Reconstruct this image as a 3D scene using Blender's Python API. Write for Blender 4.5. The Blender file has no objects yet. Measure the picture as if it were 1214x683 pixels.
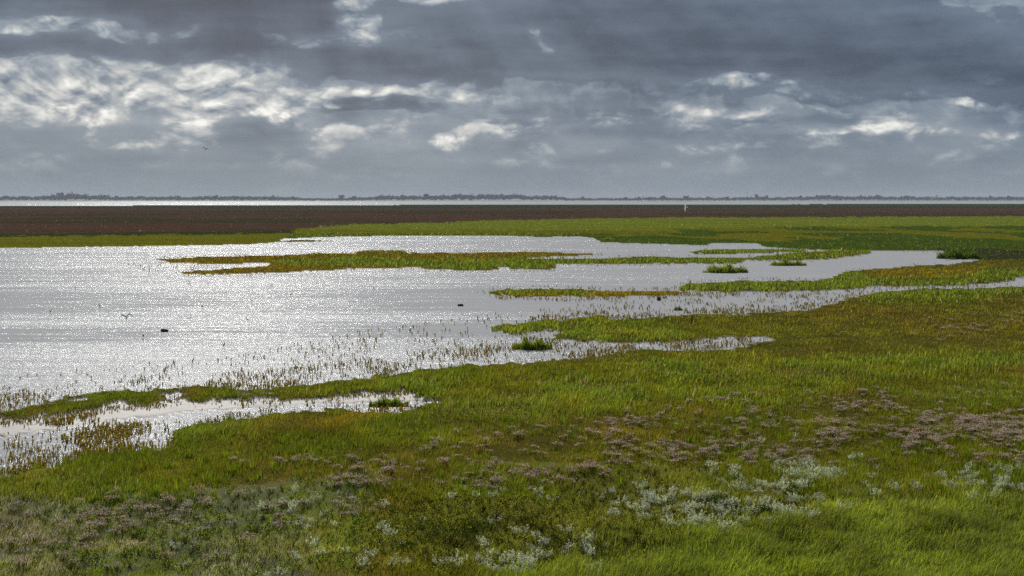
import bpy, bmesh, math, random
import numpy as np
from mathutils import Vector, Matrix

random.seed(7)
RNG = np.random.default_rng(11)
SC = bpy.context.scene
COL = SC.collection

# ------------------------------------------------------------------ camera
F = 1686.0                       # focal length in photograph pixels (1214 wide)
CAMH = 8.0
PITCH = math.atan(104.5 / F)
cam = bpy.data.cameras.new('camera')
camo = bpy.data.objects.new('camera', cam)
COL.objects.link(camo)
camo.location = (0, 0, CAMH)
camo.rotation_euler = (math.pi / 2 - PITCH, 0, 0)
cam.sensor_width = 36.0
cam.lens = F / 1214.0 * 36.0
cam.clip_start = 0.5
cam.clip_end = 60000
SC.camera = camo

SUN_EL, SUN_AZ = math.radians(29), math.radians(-12)      # azimuth from +Y, towards +X
SUN_DIR = Vector((math.sin(SUN_AZ) * math.cos(SUN_EL), math.cos(SUN_AZ) * math.cos(SUN_EL), math.sin(SUN_EL)))

SC.view_settings.view_transform = 'Standard'
SC.view_settings.look = 'None'
SC.view_settings.exposure = 0.0
SC.view_settings.gamma = 1.0
SC.view_settings.use_curve_mapping = False
SC.cycles.max_bounces = 4
SC.cycles.transparent_max_bounces = 8
SC.cycles.volume_bounces = 0
SC.cycles.use_denoising = False
SC.cycles.sample_clamp_direct = 0
SC.cycles.sample_clamp_indirect = 4.0


# ------------------------------------------------------------------ node helpers
class X:
    """a socket with arithmetic"""
    nt = None
    def __init__(s, k): s.k = k
    def __add__(s, o): return mth('ADD', s, o)
    __radd__ = __add__
    def __sub__(s, o): return mth('SUBTRACT', s, o)
    def __rsub__(s, o): return mth('SUBTRACT', o, s)
    def __mul__(s, o): return mth('MULTIPLY', s, o)
    __rmul__ = __mul__
    def __truediv__(s, o): return mth('DIVIDE', s, o)


def put(sock, v):
    if isinstance(v, X):
        X.nt.links.new(v.k, sock)
    elif hasattr(v, 'is_output'):
        X.nt.links.new(v, sock)
    else:
        sock.default_value = v


def mth(op, a, b=None, c=None, clamp=False):
    n = X.nt.nodes.new('ShaderNodeMath')
    n.operation = op
    n.use_clamp = clamp
    put(n.inputs[0], a)
    if b is not None: put(n.inputs[1], b)
    if c is not None: put(n.inputs[2], c)
    return X(n.outputs[0])


def sstep(x, a, b, lo=0.0, hi=1.0):
    n = X.nt.nodes.new('ShaderNodeMapRange')
    n.interpolation_type = 'SMOOTHSTEP'
    put(n.inputs['Value'], x)
    n.inputs['From Min'].default_value = a
    n.inputs['From Max'].default_value = b
    n.inputs['To Min'].default_value = lo
    n.inputs['To Max'].default_value = hi
    return X(n.outputs[0])


def noise(vec, scale=1.0, detail=5.0, rough=0.55, dist=0.0, lac=2.0):
    n = X.nt.nodes.new('ShaderNodeTexNoise')
    n.noise_dimensions = '3D'
    put(n.inputs['Vector'], vec)
    n.inputs['Scale'].default_value = scale
    n.inputs['Detail'].default_value = detail
    n.inputs['Roughness'].default_value = rough
    n.inputs['Lacunarity'].default_value = lac
    n.inputs['Distortion'].default_value = dist
    return X(n.outputs[0])


def noise2(x, y, detail=5.0, rough=0.55, ofs=0.0):
    n = X.nt.nodes.new('ShaderNodeTexNoise')
    n.noise_dimensions = '2D'
    put(n.inputs['Vector'], comb(x + ofs, y + ofs * 0.37))
    n.inputs['Scale'].default_value = 1.0
    n.inputs['Detail'].default_value = detail
    n.inputs['Roughness'].default_value = rough
    return X(n.outputs[0])


def billow2(x, y, ofs=0.0):
    """rounded heads with creases between: folded noise over several octaves, about 0 in the creases to 1 on the heads"""
    out, amp, fr, tot = None, 1.0, 1.0, 0.0
    for i in range(4):
        n = noise2(x * fr, y * fr, 0.0, 0.5, ofs + i * 13.7)
        b = mth('MINIMUM', mth('ABSOLUTE', n - 0.5) * 3.6, 1.0) * amp
        out = b if out is None else out + b
        tot += amp; amp *= 0.52; fr *= 2.1
    return out * (1.0 / tot)


def comb(x, y, z=0.0):
    n = X.nt.nodes.new('ShaderNodeCombineXYZ')
    put(n.inputs[0], x); put(n.inputs[1], y); put(n.inputs[2], z)
    return n.outputs[0]


def mixc(f, a, b, blend='MIX'):
    n = X.nt.nodes.new('ShaderNodeMix')
    n.data_type = 'RGBA'
    n.blend_type = blend
    put(n.inputs[0], f)
    for s, v in ((n.inputs[6], a), (n.inputs[7], b)):
        if isinstance(v, tuple): s.default_value = (*v, 1.0)
        else: put(s, v)
    return n.outputs[2]


def ramp(f, stops):
    n = X.nt.nodes.new('ShaderNodeValToRGB')
    cr = n.color_ramp
    while len(cr.elements) < len(stops): cr.elements.new(0.5)
    for e, (p, c) in zip(cr.elements, stops):
        e.position = p; e.color = (*c, 1.0)
    put(n.inputs[0], f)
    return n.outputs[0]


# ------------------------------------------------------------------ sky: Nishita air behind broken, backlit stratocumulus
world = bpy.data.worlds.new('World')
SC.world = world
world.use_nodes = True
nt = X.nt = world.node_tree
nt.nodes.clear()
tc = nt.nodes.new('ShaderNodeTexCoord')
sep = nt.nodes.new('ShaderNodeSeparateXYZ')
nt.links.new(tc.outputs['Generated'], sep.inputs[0])
dx, dy, dz = (X(sep.outputs[i]) for i in range(3))
az = mth('ARCTAN2', dx, dy)
el = mth('ARCSINE', mth('MAXIMUM', dz, 0.0))
U = az * (F / 100.0)             # angular units: 1 = 3.4 degrees
V = el * (F / 100.0)
# ragged edges: displace the coordinates with turbulence
w1 = noise2(U * 0.8, V * 1.5, 5, 0.48, 3.1)
w2 = noise2(U * 0.8, V * 1.5, 5, 0.48, 19.7)
Uw = U + (w1 - 0.5) * 1.1
Vw = V + (w2 - 0.5) * 0.42


def blob(u, v, su, sv):
    a = (Uw - u) * (1.0 / su)
    b = (Vw - v) * (1.0 / sv)
    q = a * a + b * b
    return mth('EXPONENT', q * -1.0)


DARK = [(-4.1, 2.48, 2.7, .46, 2.4), (-5.6, 1.66, 1.3, .16, 1.3), (-3.3, 1.80, 1.3, .17, .95), (-1.5, 1.56, 1.3, .22, 1.0),
        (2.6, 1.95, 3.6, .62, 1.15), (5.6, 1.40, 2.6, .38, 1.0), (1.3, 1.55, 2.2, .22, .5), (-1.6, 1.06, 1.2, .12, .7), (0.4, 2.2, 1.3, .3, .5)]
BRIGHT = [(-1.80, 2.12, .24, .30, 1.2), (-2.3, 1.86, .6, .09, .75), (-4.9, 1.93, 1.0, .10, .95), (-5.5, 1.28, 1.0, .24, 1.25),
          (-3.6, 1.42, .9, .20, 1.15), (-3.5, 1.08, 1.0, .18, 1.25), (-1.5, 1.25, 1.3, .06, .85), (-.6, 1.40, .35, .16, .6), (.33, 1.88, .12, .14, .95),
          (2.6, 1.33, .55, .055, 1.0), (2.8, 1.03, 1.1, .07, .75), (5.2, 1.04, .6, .06, .55), (5.3, .76, .5, .06, .5),
          (3.7, .78, .7, .07, .55), (2.0, .68, .5, .08, .45), (-.9, .68, .8, .08, .45), (-1.0, 2.40, 1.0, .09, .95), (2.85, 2.38, .14, .07, 1.0),
          (.35, 1.02, .8, .05, .5), (-5.4, .97, .9, .12, 1.0)]
thick = None
for u, v, su, sv, k in DARK:
    t = blob(u, v, su, sv) * k
    thick = t if thick is None else thick + t
lit = None
for u, v, su, sv, k in BRIGHT:
    t = blob(u, v, su, sv) * k
    lit = t if lit is None else lit + t
# the same broken cloud everywhere else in the sky
over = sstep(V, 2.35, 3.4)
bign = noise2(U * 0.33, V * 0.55, 4, 0.55, 21.0)
thick = mth('ADD', thick, over * sstep(bign, 0.40, 0.62))
lit = lit + over * (sstep(bign, 0.34, 0.42) * (1.0 - sstep(bign, 0.42, 0.52)))
side = sstep(mth('ABSOLUTE', U), 6.6, 8.0) * (1.0 - over)
thick = thick + side * sstep(bign, 0.42, 0.62) * 0.8 * sstep(V, 0.9, 1.6)
lit = lit + side * sstep(bign, 0.50, 0.40) * 0.6 * sstep(V, 0.7, 1.3)

# billows: cauliflower relief, shaded from above
bu_, bv_ = U * 1.25 + (w1 - 0.5) * 0.5, V * 2.1 + (w2 - 0.5) * 0.5
b1 = billow2(bu_, bv_, 5.0)
b2 = billow2(bu_ - 0.05, bv_ + 0.19, 5.0)
relief = b1 - b2
soft = noise2(U * 0.45, V * 1.5, 4, 0.50, 41.0)
streak = noise2(U * 0.5, V * 4.6, 4, 0.55, 57.0)
puff = noise2(U * 1.05, V * 2.7, 6, 0.56, 77.0)
bb = b1 - 0.42

cv = thick + bb * 0.55 + (puff - 0.5) * 1.1
cover = sstep(cv, 0.36, 0.60)
crim = sstep(cv, 0.00, 0.36) * (1.0 - sstep(cv, 0.40, 0.62))
core = sstep(thick + (soft - 0.5) * 1.2, 0.65, 1.7)
gate = sstep(lit, 0.03, 0.40)
edge = lit * 1.05 + (bb * 0.8 + (puff - 0.5) * 1.9) * gate
litm = sstep(edge, 0.26, 0.58)
rimm = sstep(edge, 0.50, 1.15)
# low far puffs in a band above the horizon
lowband = sstep(V, 0.25, 0.70) * (1.0 - sstep(V, 1.05, 1.5))
lowp = sstep(puff + bb * 0.25, 0.54, 0.74) * lowband * 0.17
# grey ground tone of the cloud deck
tone = 0.39 + (soft - 0.5) * 0.30 + (streak - 0.5) * 0.15 + relief * 0.035 + (puff - 0.5) * 0.10
tone = tone - cover * 0.115 - core * 0.125 + crim * (0.025 + relief * 0.15)
tone = tone + gate * 0.035 + litm * (0.085 + relief * 0.22) + rimm * (0.10 + relief * 0.32 + bb * 0.08)
tone = tone + lowp * (1.0 + relief * 1.5)
ang = mth('ARCTAN2', U + 3.5, 8.5 - V)
beam = noise2(ang * 9.0, V * 0.15, 3, 0.6, 91.0)
tone = tone + (beam - 0.5) * 0.16 * sstep(V, 0.1, 0.8) + blob(0.3, 2.4, 1.3, .5) * 0.06
cloud = ramp(tone, [(0.0, (0.020, 0.032, 0.055)), (0.18, (0.055, 0.083, 0.135)), (0.34, (0.133, 0.182, 0.253)), (0.46, (0.245, 0.302, 0.365)),
                    (0.60, (0.43, 0.46, 0.485)), (0.78, (0.66, 0.68, 0.67)), (1.0, (0.93, .93, .89))])
hz = sstep(V, 0.9, 0.0)
cloud = mixc(hz * 0.8, cloud, (0.215, 0.272, 0.325))
sky = nt.nodes.new('ShaderNodeTexSky')
sky.sky_type = 'NISHITA'
sky.sun_disc = False
sky.sun_elevation = SUN_EL
sky.sun_rotation = SUN_AZ
sky.dust_density = 2.0
skyc = mixc(1.0, sky.outputs[0], (0.10, 0.10, 0.10), 'MULTIPLY')
mixed = mixc(0.97, skyc, cloud)
bg = nt.nodes.new('ShaderNodeBackground')
nt.links.new(mixed, bg.inputs[0])
bg.inputs[1].default_value = 1.0
out = nt.nodes.new('ShaderNodeOutputWorld')
nt.links.new(bg.outputs[0], out.inputs[0])
world.cycles.sampling_method = 'MANUAL'
world.cycles.sample_map_resolution = 512

sl = bpy.data.lights.new('sun', 'SUN')
sl.energy = 4.8
sl.angle = math.radians(0.6)
sl.color = (1.0, 0.95, 0.86)
so = bpy.data.objects.new('sun', sl)
COL.objects.link(so)
so.rotation_euler = SUN_DIR.to_track_quat('Z', 'Y').to_euler()
so.location = (0, 0, 60)


# ------------------------------------------------------------------ geometry helpers
def tag(o, label=None, cat=None, group=None, kind=None):
    if label: o['label'] = label
    if cat: o['category'] = cat
    if group: o['group'] = group
    if kind: o['kind'] = kind
    return o


def G(u, v, z=0.0):
    """ground point (height z) seen at angle (u, v); numpy friendly"""
    cx = (np.asarray(u, float) - 607.0) / F
    cy = (341.5 - np.asarray(v, float)) / F
    c, s = math.cos(PITCH), math.sin(PITCH)
    dyw = c + cy * s
    dzw = -s + cy * c
    t = (z - CAMH) / dzw
    return cx * t, dyw * t


def P(x, y, z=0.0):
    c, s = math.cos(PITCH), math.sin(PITCH)
    zz = z - CAMH
    fwd = y * c - zz * s
    up = y * s + zz * c
    return 607.0 + F * x / fwd, 341.5 - F * up / fwd


def hash2(ix, iy, seed):
    h = (ix.astype(np.int64) * 374761393 + iy.astype(np.int64) * 668265263 + seed * 974634719) & 0x7fffffff
    h = ((h ^ (h >> 13)) * 1274126177) & 0x7fffffff
    return ((h ^ (h >> 16)) & 0xffff) / 65535.0


def vnoise(x, y, seed=0):
    ix = np.floor(x); iy = np.floor(y)
    fx = x - ix; fy = y - iy
    fx = fx * fx * (3 - 2 * fx); fy = fy * fy * (3 - 2 * fy)
    a = hash2(ix, iy, seed); b = hash2(ix + 1, iy, seed)
    c = hash2(ix, iy + 1, seed); d = hash2(ix + 1, iy + 1, seed)
    return (a * (1 - fx) + b * fx) * (1 - fy) + (c * (1 - fx) + d * fx) * fy


def fbm(x, y, seed=0, octv=4, gain=0.55):
    s = 0; a = 1; n = 0
    for i in range(octv):
        s = s + a * vnoise(x * 2 ** i, y * 2 ** i, seed + i * 17); n += a; a *= gain
    return s / n


def inpoly(u, v, poly):
    p = np.asarray(poly, float)
    res = np.zeros(u.shape, bool)
    bx = (u >= p[:, 0].min()) & (u <= p[:, 0].max()) & (v >= p[:, 1].min()) & (v <= p[:, 1].max())
    idx = np.nonzero(bx)[0]
    if len(idx) == 0: return res
    uu = u[idx]; vv = v[idx]
    r = np.zeros(len(idx), bool)
    x0, y0 = p[-1]
    for x1, y1 in p:
        if y0 != y1:
            cnd = ((y1 > vv) != (y0 > vv)) & (uu < (x0 - x1) * (vv - y1) / (y0 - y1) + x1)
            r ^= cnd
        x0, y0 = x1, y1
    res[idx] = r
    return res


# plan of the marsh: outlines on the ground, written as bearing and depression in photograph pixels and laid out with G()
FAR = [(-600, 244.5), (0, 244), (400, 243), (700, 242.2), (1214, 241.8), (1900, 241.8), (1900, 303), (1170, 309), (1150, 307.3), (1120, 308), (1116, 304),
       (1118, 297.8), (1030, 297.6), (960, 296.5), (905, 293), (898, 289), (845, 288.5), (838, 291.5), (790, 290), (712, 287.8), (704, 283), (690, 281), (640, 281.4),
       (600, 280), (450, 280.3), (380, 281.5), (335, 283.7), (330, 287.5), (300, 290), (225, 291.5), (150, 292.8), (75, 293.5), (0, 294.6), (-600, 300)]
SPIT = [(328, 287), (345, 284.9), (400, 285.2), (395, 286.2), (345, 287.4)]
ISL_A = [(185, 307.5), (230, 305.6), (300, 303.7), (350, 302.2), (368, 301.4), (420, 300.6), (425, 298), (440, 297.2), (478, 297.2), (484, 300), (560, 300), (640, 299),
         (700, 301), (716, 301.7), (690, 303.5), (625, 306.2), (618, 307.6), (720, 306.8), (770, 304), (800, 305.5), (880, 306.5), (900, 304), (960, 298.5), (1030, 296.5),
         (1032, 301), (1000, 305.5), (980, 308), (935, 309.5), (885, 308.5), (880, 312.7), (770, 313.3), (660, 314), (658, 319), (630, 320.5), (606, 320),
         (603, 317), (592, 317), (590, 320.5), (560, 321.5), (505, 319.8), (500, 317.7), (440, 318.7), (400, 320.5), (320, 324), (260, 326.3), (225, 325.3),
         (205, 323), (235, 321.5), (270, 319), (320, 315.7), (320, 312.3), (240, 313.8), (200, 312)]
ISL_B = [(818, 299.5), (835, 296.3), (900, 295.8), (950, 296), (956, 298.7), (920, 299.7), (905, 300.8), (860, 301.8), (822, 301.4)]
ISL_E = [(575, 347.5), (590, 344.8), (640, 343), (700, 344.5), (740, 346), (805, 345.4), (806, 347), (840, 347.6), (790, 350.5), (740, 352.5), (700, 352.3),
         (620, 352.8), (585, 350.3)]
LAND_G = [(985, 331), (1000, 323), (1030, 320), (1080, 316), (1120, 314), (1150, 310.5), (1175, 307), (1900, 300), (1900, 324), (1214, 328), (1202, 329), (1205, 333.5),
          (1180, 336), (1130, 339), (1060, 340.3), (1030, 339), (1020, 343), (960, 346), (900, 346.7), (803, 345.6), (803, 343), (815, 337), (880, 334), (960, 333.5)]
LAND_R = [(583, 391), (590, 387), (640, 382), (700, 377), (715, 375), (727, 378.5), (770, 377), (850, 374), (920, 370.5), (960, 368), (990, 360), (1010, 353), (1040, 347.5),
          (1080, 344.7), (1082, 342.9), (1150, 343.2), (1214, 340.7), (1900, 330), (1900, 410), (1000, 403), (925, 405), (920, 401.7), (880, 400.7), (840, 402), (800, 404),
          (740, 407), (690, 404.5), (655, 404.5), (662, 398), (690, 393), (640, 394.5), (600, 395.5)]
MAIN = [(-600, 900), (-600, 640), (-100, 600), (0, 571), (27, 562), (85, 548), (110, 540), (160, 538), (200, 533), (222, 525), (207, 520), (207, 513), (245, 505),
        (280, 501), (300, 498), (320, 492), (350, 488.5), (430, 489), (470, 490), (500, 488), (525, 482), (520, 477), (490, 471), (485, 465), (420, 468.5), (400, 471.5),
        (340, 474.5), (300, 472), (240, 477), (180, 478.5), (130, 480), (100, 487), (50, 494), (0, 501), (-600, 560), (-600, 548), (0, 489), (40, 480), (100, 470),
        (180, 463), (250, 461), (320, 463), (380, 457), (400, 453), (450, 446), (500, 440), (560, 433), (640, 432), (680, 427), (720, 421), (770, 416), (840, 417), (870, 415),
        (905, 407), (925, 402), (1000, 398), (1900, 395), (1900, 900)]
STRIP = [(-600, 520), (0, 484), (40, 474), (100, 464), (180, 458), (330, 458), (400, 462), (420, 470), (340, 478), (240, 480), (130, 484), (100, 490), (50, 498), (0, 505), (-600, 570)]
LANDS = [FAR, SPIT, ISL_A, ISL_B, ISL_E, LAND_G, LAND_R, MAIN]
MUD = [(-600, 565), (0, 502), (100, 488), (135, 481), (240, 478), (330, 475), (400, 473), (470, 466), (484, 466), (520, 478), (500, 486), (460, 484.5), (380, 482), (250, 489), (130, 499), (120, 503), (60, 512), (-600, 600)]


def warp(u, v):
    """ragged shorelines: nudges of a few decimetres, in map space"""
    x, y = G(u, np.maximum(v, 240.5))
    k = np.clip((v - 237) / 150.0, 0.05, 1.6)
    n1 = fbm(x * 0.9, y * 0.45, 3) - 0.5
    n2 = fbm(x * 0.9, y * 0.45, 5) - 0.5
    n3 = fbm(x * 3.1, y * 1.3, 7, 3) - 0.5
    n4 = fbm(x * 3.1, y * 1.3, 9, 3) - 0.5
    k = k * np.clip(k, .35, 1)
    return u + n1 * 22 * k + n3 * 16 * k, v + n2 * 6.5 * k + n4 * 5 * k


def is_land(u, v):
    uu, vv = warp(u, v)
    r = np.zeros(u.shape, bool)
    for p in LANDS: r |= inpoly(uu, vv, p)
    x, y = G(u, np.maximum(v, 241))
    r &= ~(inpoly(u, v, STRIP) & (fbm(x * 1.1, y * .8, 15, 4, .6) < .27 + .15 * np.clip((400 - u) / 300, 0, 1)))
    return r


# ------------------------------------------------------------------ materials
def mat(name):
    m = bpy.data.materials.new(name)
    m.use_nodes = True
    X.nt = m.node_tree
    X.nt.nodes.clear()
    return m, X.nt


def surf(shader):
    o = X.nt.nodes.new('ShaderNodeOutputMaterial')
    X.nt.links.new(shader, o.inputs[0])


def principled(col, rough=0.7, spec=0.5, ior=1.45, normal=None, metallic=0.0):
    n = X.nt.nodes.new('ShaderNodeBsdfPrincipled')
    if isinstance(col, tuple): n.inputs['Base Color'].default_value = (*col, 1.0)
    else: put(n.inputs['Base Color'], col)
    put(n.inputs['Roughness'], rough)
    n.inputs['Specular IOR Level'].default_value = spec
    n.inputs['IOR'].default_value = ior
    n.inputs['Metallic'].default_value = metallic
    if normal is not None: put(n.inputs['Normal'], normal)
    return n.outputs[0]


def position():
    g = X.nt.nodes.new('ShaderNodeNewGeometry')
    return g.outputs['Position']


def bump(h, strength, dist):
    n = X.nt.nodes.new('ShaderNodeBump')
    put(n.inputs['Height'], h)
    n.inputs['Strength'].default_value = strength
    n.inputs['Distance'].default_value = dist
    return n.outputs[0]


def mapped(scale, src=None):
    n = X.nt.nodes.new('ShaderNodeMapping')
    put(n.inputs['Vector'], src if src is not None else position())
    n.inputs['Scale'].default_value = scale
    return n.outputs[0]


def leaf_material(name, transl=0.45, gloss=0.05, vary=0.25):
    """plant tissue: the colour of each plant comes from its own Col attribute"""
    m, t = mat(name)
    at = t.nodes.new('ShaderNodeAttribute'); at.attribute_name = 'Col'
    oi = t.nodes.new('ShaderNodeObjectInfo')
    hs = t.nodes.new('ShaderNodeHueSaturation')
    t.links.new(at.outputs['Color'], hs.inputs['Color'])
    put(hs.inputs['Value'], X(oi.outputs['Random']) * vary + (1.0 - vary * 0.5))
    d = t.nodes.new('ShaderNodeBsdfDiffuse'); t.links.new(hs.outputs[0], d.inputs[0])
    tr = t.nodes.new('ShaderNodeBsdfTranslucent')
    t.links.new(mixc(1.0, hs.outputs[0], (1.25, 1.2, 0.7), 'MULTIPLY'), tr.inputs[0])
    mx = t.nodes.new('ShaderNodeMixShader'); mx.inputs[0].default_value = transl
    t.links.new(d.outputs[0], mx.inputs[1]); t.links.new(tr.outputs[0], mx.inputs[2])
    g = t.nodes.new('ShaderNodeBsdfGlossy'); g.inputs['Roughness'].default_value = 0.45
    g.inputs[0].default_value = (0.9, 0.92, 0.9, 1)
    m2 = t.nodes.new('ShaderNodeMixShader'); m2.inputs[0].default_value = gloss
    t.links.new(mx.outputs[0], m2.inputs[1]); t.links.new(g.outputs[0], m2.inputs[2])
    surf(m2.outputs[0])
    return m


M_GRASS = leaf_material('grass_blade', 0.5, 0.008)
M_HERB = leaf_material('herb_leaf', 0.4, 0.0)
M_FLOWER = leaf_material('flower_head', 0.45, 0.0)
M_SILVER = leaf_material('silver_leaf', 0.35, 0.0)
M_GLASS = leaf_material('glasswort_stem', 0.5, 0.0)

# ground: mud and litter between the plants, tinted by the low growth that covers it (attribute Col)
M_GROUND, t = mat('marsh_ground')
at = t.nodes.new('ShaderNodeAttribute'); at.attribute_name = 'Col'
wet = t.nodes.new('ShaderNodeAttribute'); wet.attribute_name = 'Wet'
pos = position()
na = noise(mapped((1.0, 0.6, 1.0), pos), 0.9, 8, 0.65)
nb = noise(pos, 14.0, 5, 0.7)
nc = noise(mapped((0.02, 0.09, 0.1), pos), 1.0, 6, 0.6)
val = 0.62 + (na - 0.5) * 0.9 + (nb - 0.5) * 0.8 + (nc - 0.5) * 0.7
gc = mixc(1.0, at.outputs['Color'], comb(val, val, val), 'MULTIPLY')
rgh = sstep(X(wet.outputs['Fac']), 0.0, 1.0, 0.95, 0.30)
nrm = bump(nb * 0.6 + na * 0.4, 0.6, 0.06)
gp = principled(gc, rgh, 0.35, 1.4, nrm)
put(gp.node.inputs['Specular IOR Level'], X(wet.outputs['Fac']) * 0.5)
surf(gp)

# water: shallow, silty, ruffled by the wind in long streaks with slicks between
M_WATER, t = mat('silty_water')
pos = position()
sp = X.nt.nodes.new('ShaderNodeSeparateXYZ'); put(sp.inputs[0], pos)
wob = noise(mapped((0.015, 0.03, 1.0), pos), 1.0, 3, 0.55)
ylane = X(sp.outputs[1]) - X(sp.outputs[0]) * 0.10 + (wob - 0.5) * 16.0     # wind lanes run slightly aslant
s1 = noise(mapped((0.010, 0.055, 1.0), pos), 1.0, 5, 0.62, 0.6)
s2 = noise(mapped((0.06, 0.36, 1.0), pos), 1.0, 5, 0.62, 0.4)


def lane(y, w):
    q = (ylane - y) * (1.0 / w)
    return mth('EXPONENT', q * q * -1.0)


lanes = lane(68.0, 17.0) * 0.14 - lane(87.0, 4.5) * 0.26 + lane(97.0, 6.0) * 0.14 - lane(118.0, 12.0) * 0.26 + lane(165.0, 25.0) * 0.04
ruf = sstep(s1 * 0.55 + s2 * 0.45 + lanes, 0.34, 0.70)
rp1 = noise(mapped((1.5, 1.5, 1.0), pos), 1.0, 4, 0.70, 0.2)
rp2 = noise(mapped((0.30, 0.5, 1.0), pos), 1.0, 3, 0.6, 0.3)
rp3 = noise(mapped((5.5, 5.5, 1.0), pos), 1.0, 3, 0.70)
s3 = noise(mapped((0.10, 0.75, 1.0), pos), 1.0, 5, 0.68)
stk = sstep(s3, 0.38, 0.62)
hgt = (rp1 * 0.19 + rp2 * 0.10 + rp3 * 0.06) * (ruf * 0.70 + 0.02 + stk * 0.42 + sstep(X(sp.outputs[1]), 1000.0, 3000.0) * 0.25)
nrm = bump(hgt, 1.0, 1.0)
wc = mixc(s2, (0.31, 0.318, 0.335), (0.39, 0.396, 0.41))
rough = 0.17 + ruf * 0.05
# silty body under a dulled, ruffled mirror
wd = X.nt.nodes.new('ShaderNodeBsdfDiffuse'); put(wd.inputs['Color'], wc)
wg = X.nt.nodes.new('ShaderNodeBsdfGlossy'); put(wg.inputs['Roughness'], rough); put(wg.inputs['Normal'], nrm)
wg.inputs['Color'].default_value = (0.95, 0.97, 1.0, 1.0)
fr = X.nt.nodes.new('ShaderNodeFresnel'); fr.inputs['IOR'].default_value = 1.33; put(fr.inputs['Normal'], nrm)
wm = X.nt.nodes.new('ShaderNodeMixShader'); put(wm.inputs[0], X(fr.outputs[0]) * (0.03 + stk * 0.11 + ruf * 0.11))
X.nt.links.new(wd.outputs[0], wm.inputs[1]); X.nt.links.new(wg.outputs[0], wm.inputs[2])
surf(wm.outputs[0])


def simple(name, col, rough=0.7, nz=0.25, scale=20.0, spec=0.3):
    m, t = mat(name)
    v = 1.0 + (noise(position(), scale, 4, 0.6) - 0.5) * (nz * 2)
    surf(principled(mixc(1.0, col, comb(v, v, v), 'MULTIPLY') if False else mulcol(col, v), rough, spec))
    return m


def mulcol(col, v):
    n = X.nt.nodes.new('ShaderNodeMix'); n.data_type = 'RGBA'; n.blend_type = 'MULTIPLY'
    n.inputs[0].default_value = 1.0
    n.inputs[6].default_value = (*col, 1.0)
    X.nt.links.new(comb(v, v, v), n.inputs[7])
    return n.outputs[2]


M_WOOD = simple('wet_driftwood', (0.022, 0.018, 0.015), 0.55)
M_POST = simple('weathered_post', (0.03, 0.026, 0.022), 0.8)
M_WHITE = simple('white_plumage', (0.78, 0.78, 0.76), 0.7, 0.05)
M_GULL, t = mat('gull_plumage')
d_ = t.nodes.new('ShaderNodeBsdfDiffuse'); d_.inputs[0].default_value = (.8, .8, .8, 1)
tr_ = t.nodes.new('ShaderNodeBsdfTranslucent'); tr_.inputs[0].default_value = (.8, .8, .78, 1)
mx_ = t.nodes.new('ShaderNodeMixShader'); mx_.inputs[0].default_value = .5
t.links.new(d_.outputs[0], mx_.inputs[1]); t.links.new(tr_.outputs[0], mx_.inputs[2]); surf(mx_.outputs[0])
M_GREYF = simple('grey_plumage', (0.30, 0.31, 0.33), 0.7, 0.1)
M_DARKF = simple('dark_plumage', (0.045, 0.04, 0.038), 0.7, 0.1)
M_BILL = simple('bill_and_legs', (0.10, 0.035, 0.02), 0.5, 0.1)
M_TREE = simple('far_foliage', (0.030, 0.042, 0.022), 0.9, 0.3, 0.15)
M_BARK = simple('far_bark', (0.04, 0.03, 0.025), 0.9, 0.3, 0.5)
M_SHORE = simple('far_shore_ground', (0.06, 0.07, 0.045), 0.9, 0.3, 0.01)
M_SEABED = simple('seabed_mud', (0.10, 0.09, 0.08), 0.9, 0.2, 0.2)
M_TURB = simple('turbine_paint', (0.55, 0.56, 0.57), 0.5, 0.05)


def mesh_np(name, verts, faces, material, cols=None, wet=None, fs=3, smooth=False):
    """one mesh from numpy arrays; faces (n, fs); cols per vertex"""
    me = bpy.data.meshes.new(name)
    nv, nf = len(verts), len(faces)
    me.vertices.add(nv)
    me.vertices.foreach_set('co', np.ascontiguousarray(verts, np.float32).ravel())
    me.loops.add(nf * fs)
    me.loops.foreach_set('vertex_index', np.ascontiguousarray(faces, np.int32).ravel())
    me.polygons.add(nf)
    me.polygons.foreach_set('loop_start', np.arange(0, nf * fs, fs, dtype=np.int32))
    if smooth: me.polygons.foreach_set('use_smooth', np.ones(nf, bool))
    if cols is not None:
        a = me.attributes.new('Col', 'FLOAT_COLOR', 'POINT')
        c = np.ones((nv, 4), np.float32); c[:, :3] = cols
        a.data.foreach_set('color', c.ravel())
    if wet is not None:
        a = me.attributes.new('Wet', 'FLOAT', 'POINT')
        a.data.foreach_set('value', np.ascontiguousarray(wet, np.float32))
    me.update(calc_edges=True)
    me.materials.append(material)
    return me


def obj(name, me, parent=None, loc=None):
    o = bpy.data.objects.new(name, me)
    COL.objects.link(o)
    if parent: o.parent = parent
    if loc is not None: o.location = loc
    return o


# ------------------------------------------------------------------ ground cover colours (albedo of the growth itself)
C = dict(cord=(0.125, 0.168, 0.018), corddark=(0.058, 0.092, 0.012), gold=(0.260, 0.190, 0.010), olive=(0.170, 0.170, 0.014), rust=(0.190, 0.132, 0.026),
         lime=(0.330, 0.355, 0.050), redfar=(0.095, 0.056, 0.038), dkfar=(0.042, 0.055, 0.020), grn=(0.130, 0.175, 0.012), mud=(0.36, 0.34, 0.33),
         grey=(0.38, 0.40, 0.24), litter=(0.110, 0.090, 0.040), straw=(0.40, 0.33, 0.18), brown=(0.13, 0.09, 0.03), mauve=(0.33, 0.24, 0.22))
C = {k: np.array(v) for k, v in C.items()}

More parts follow.
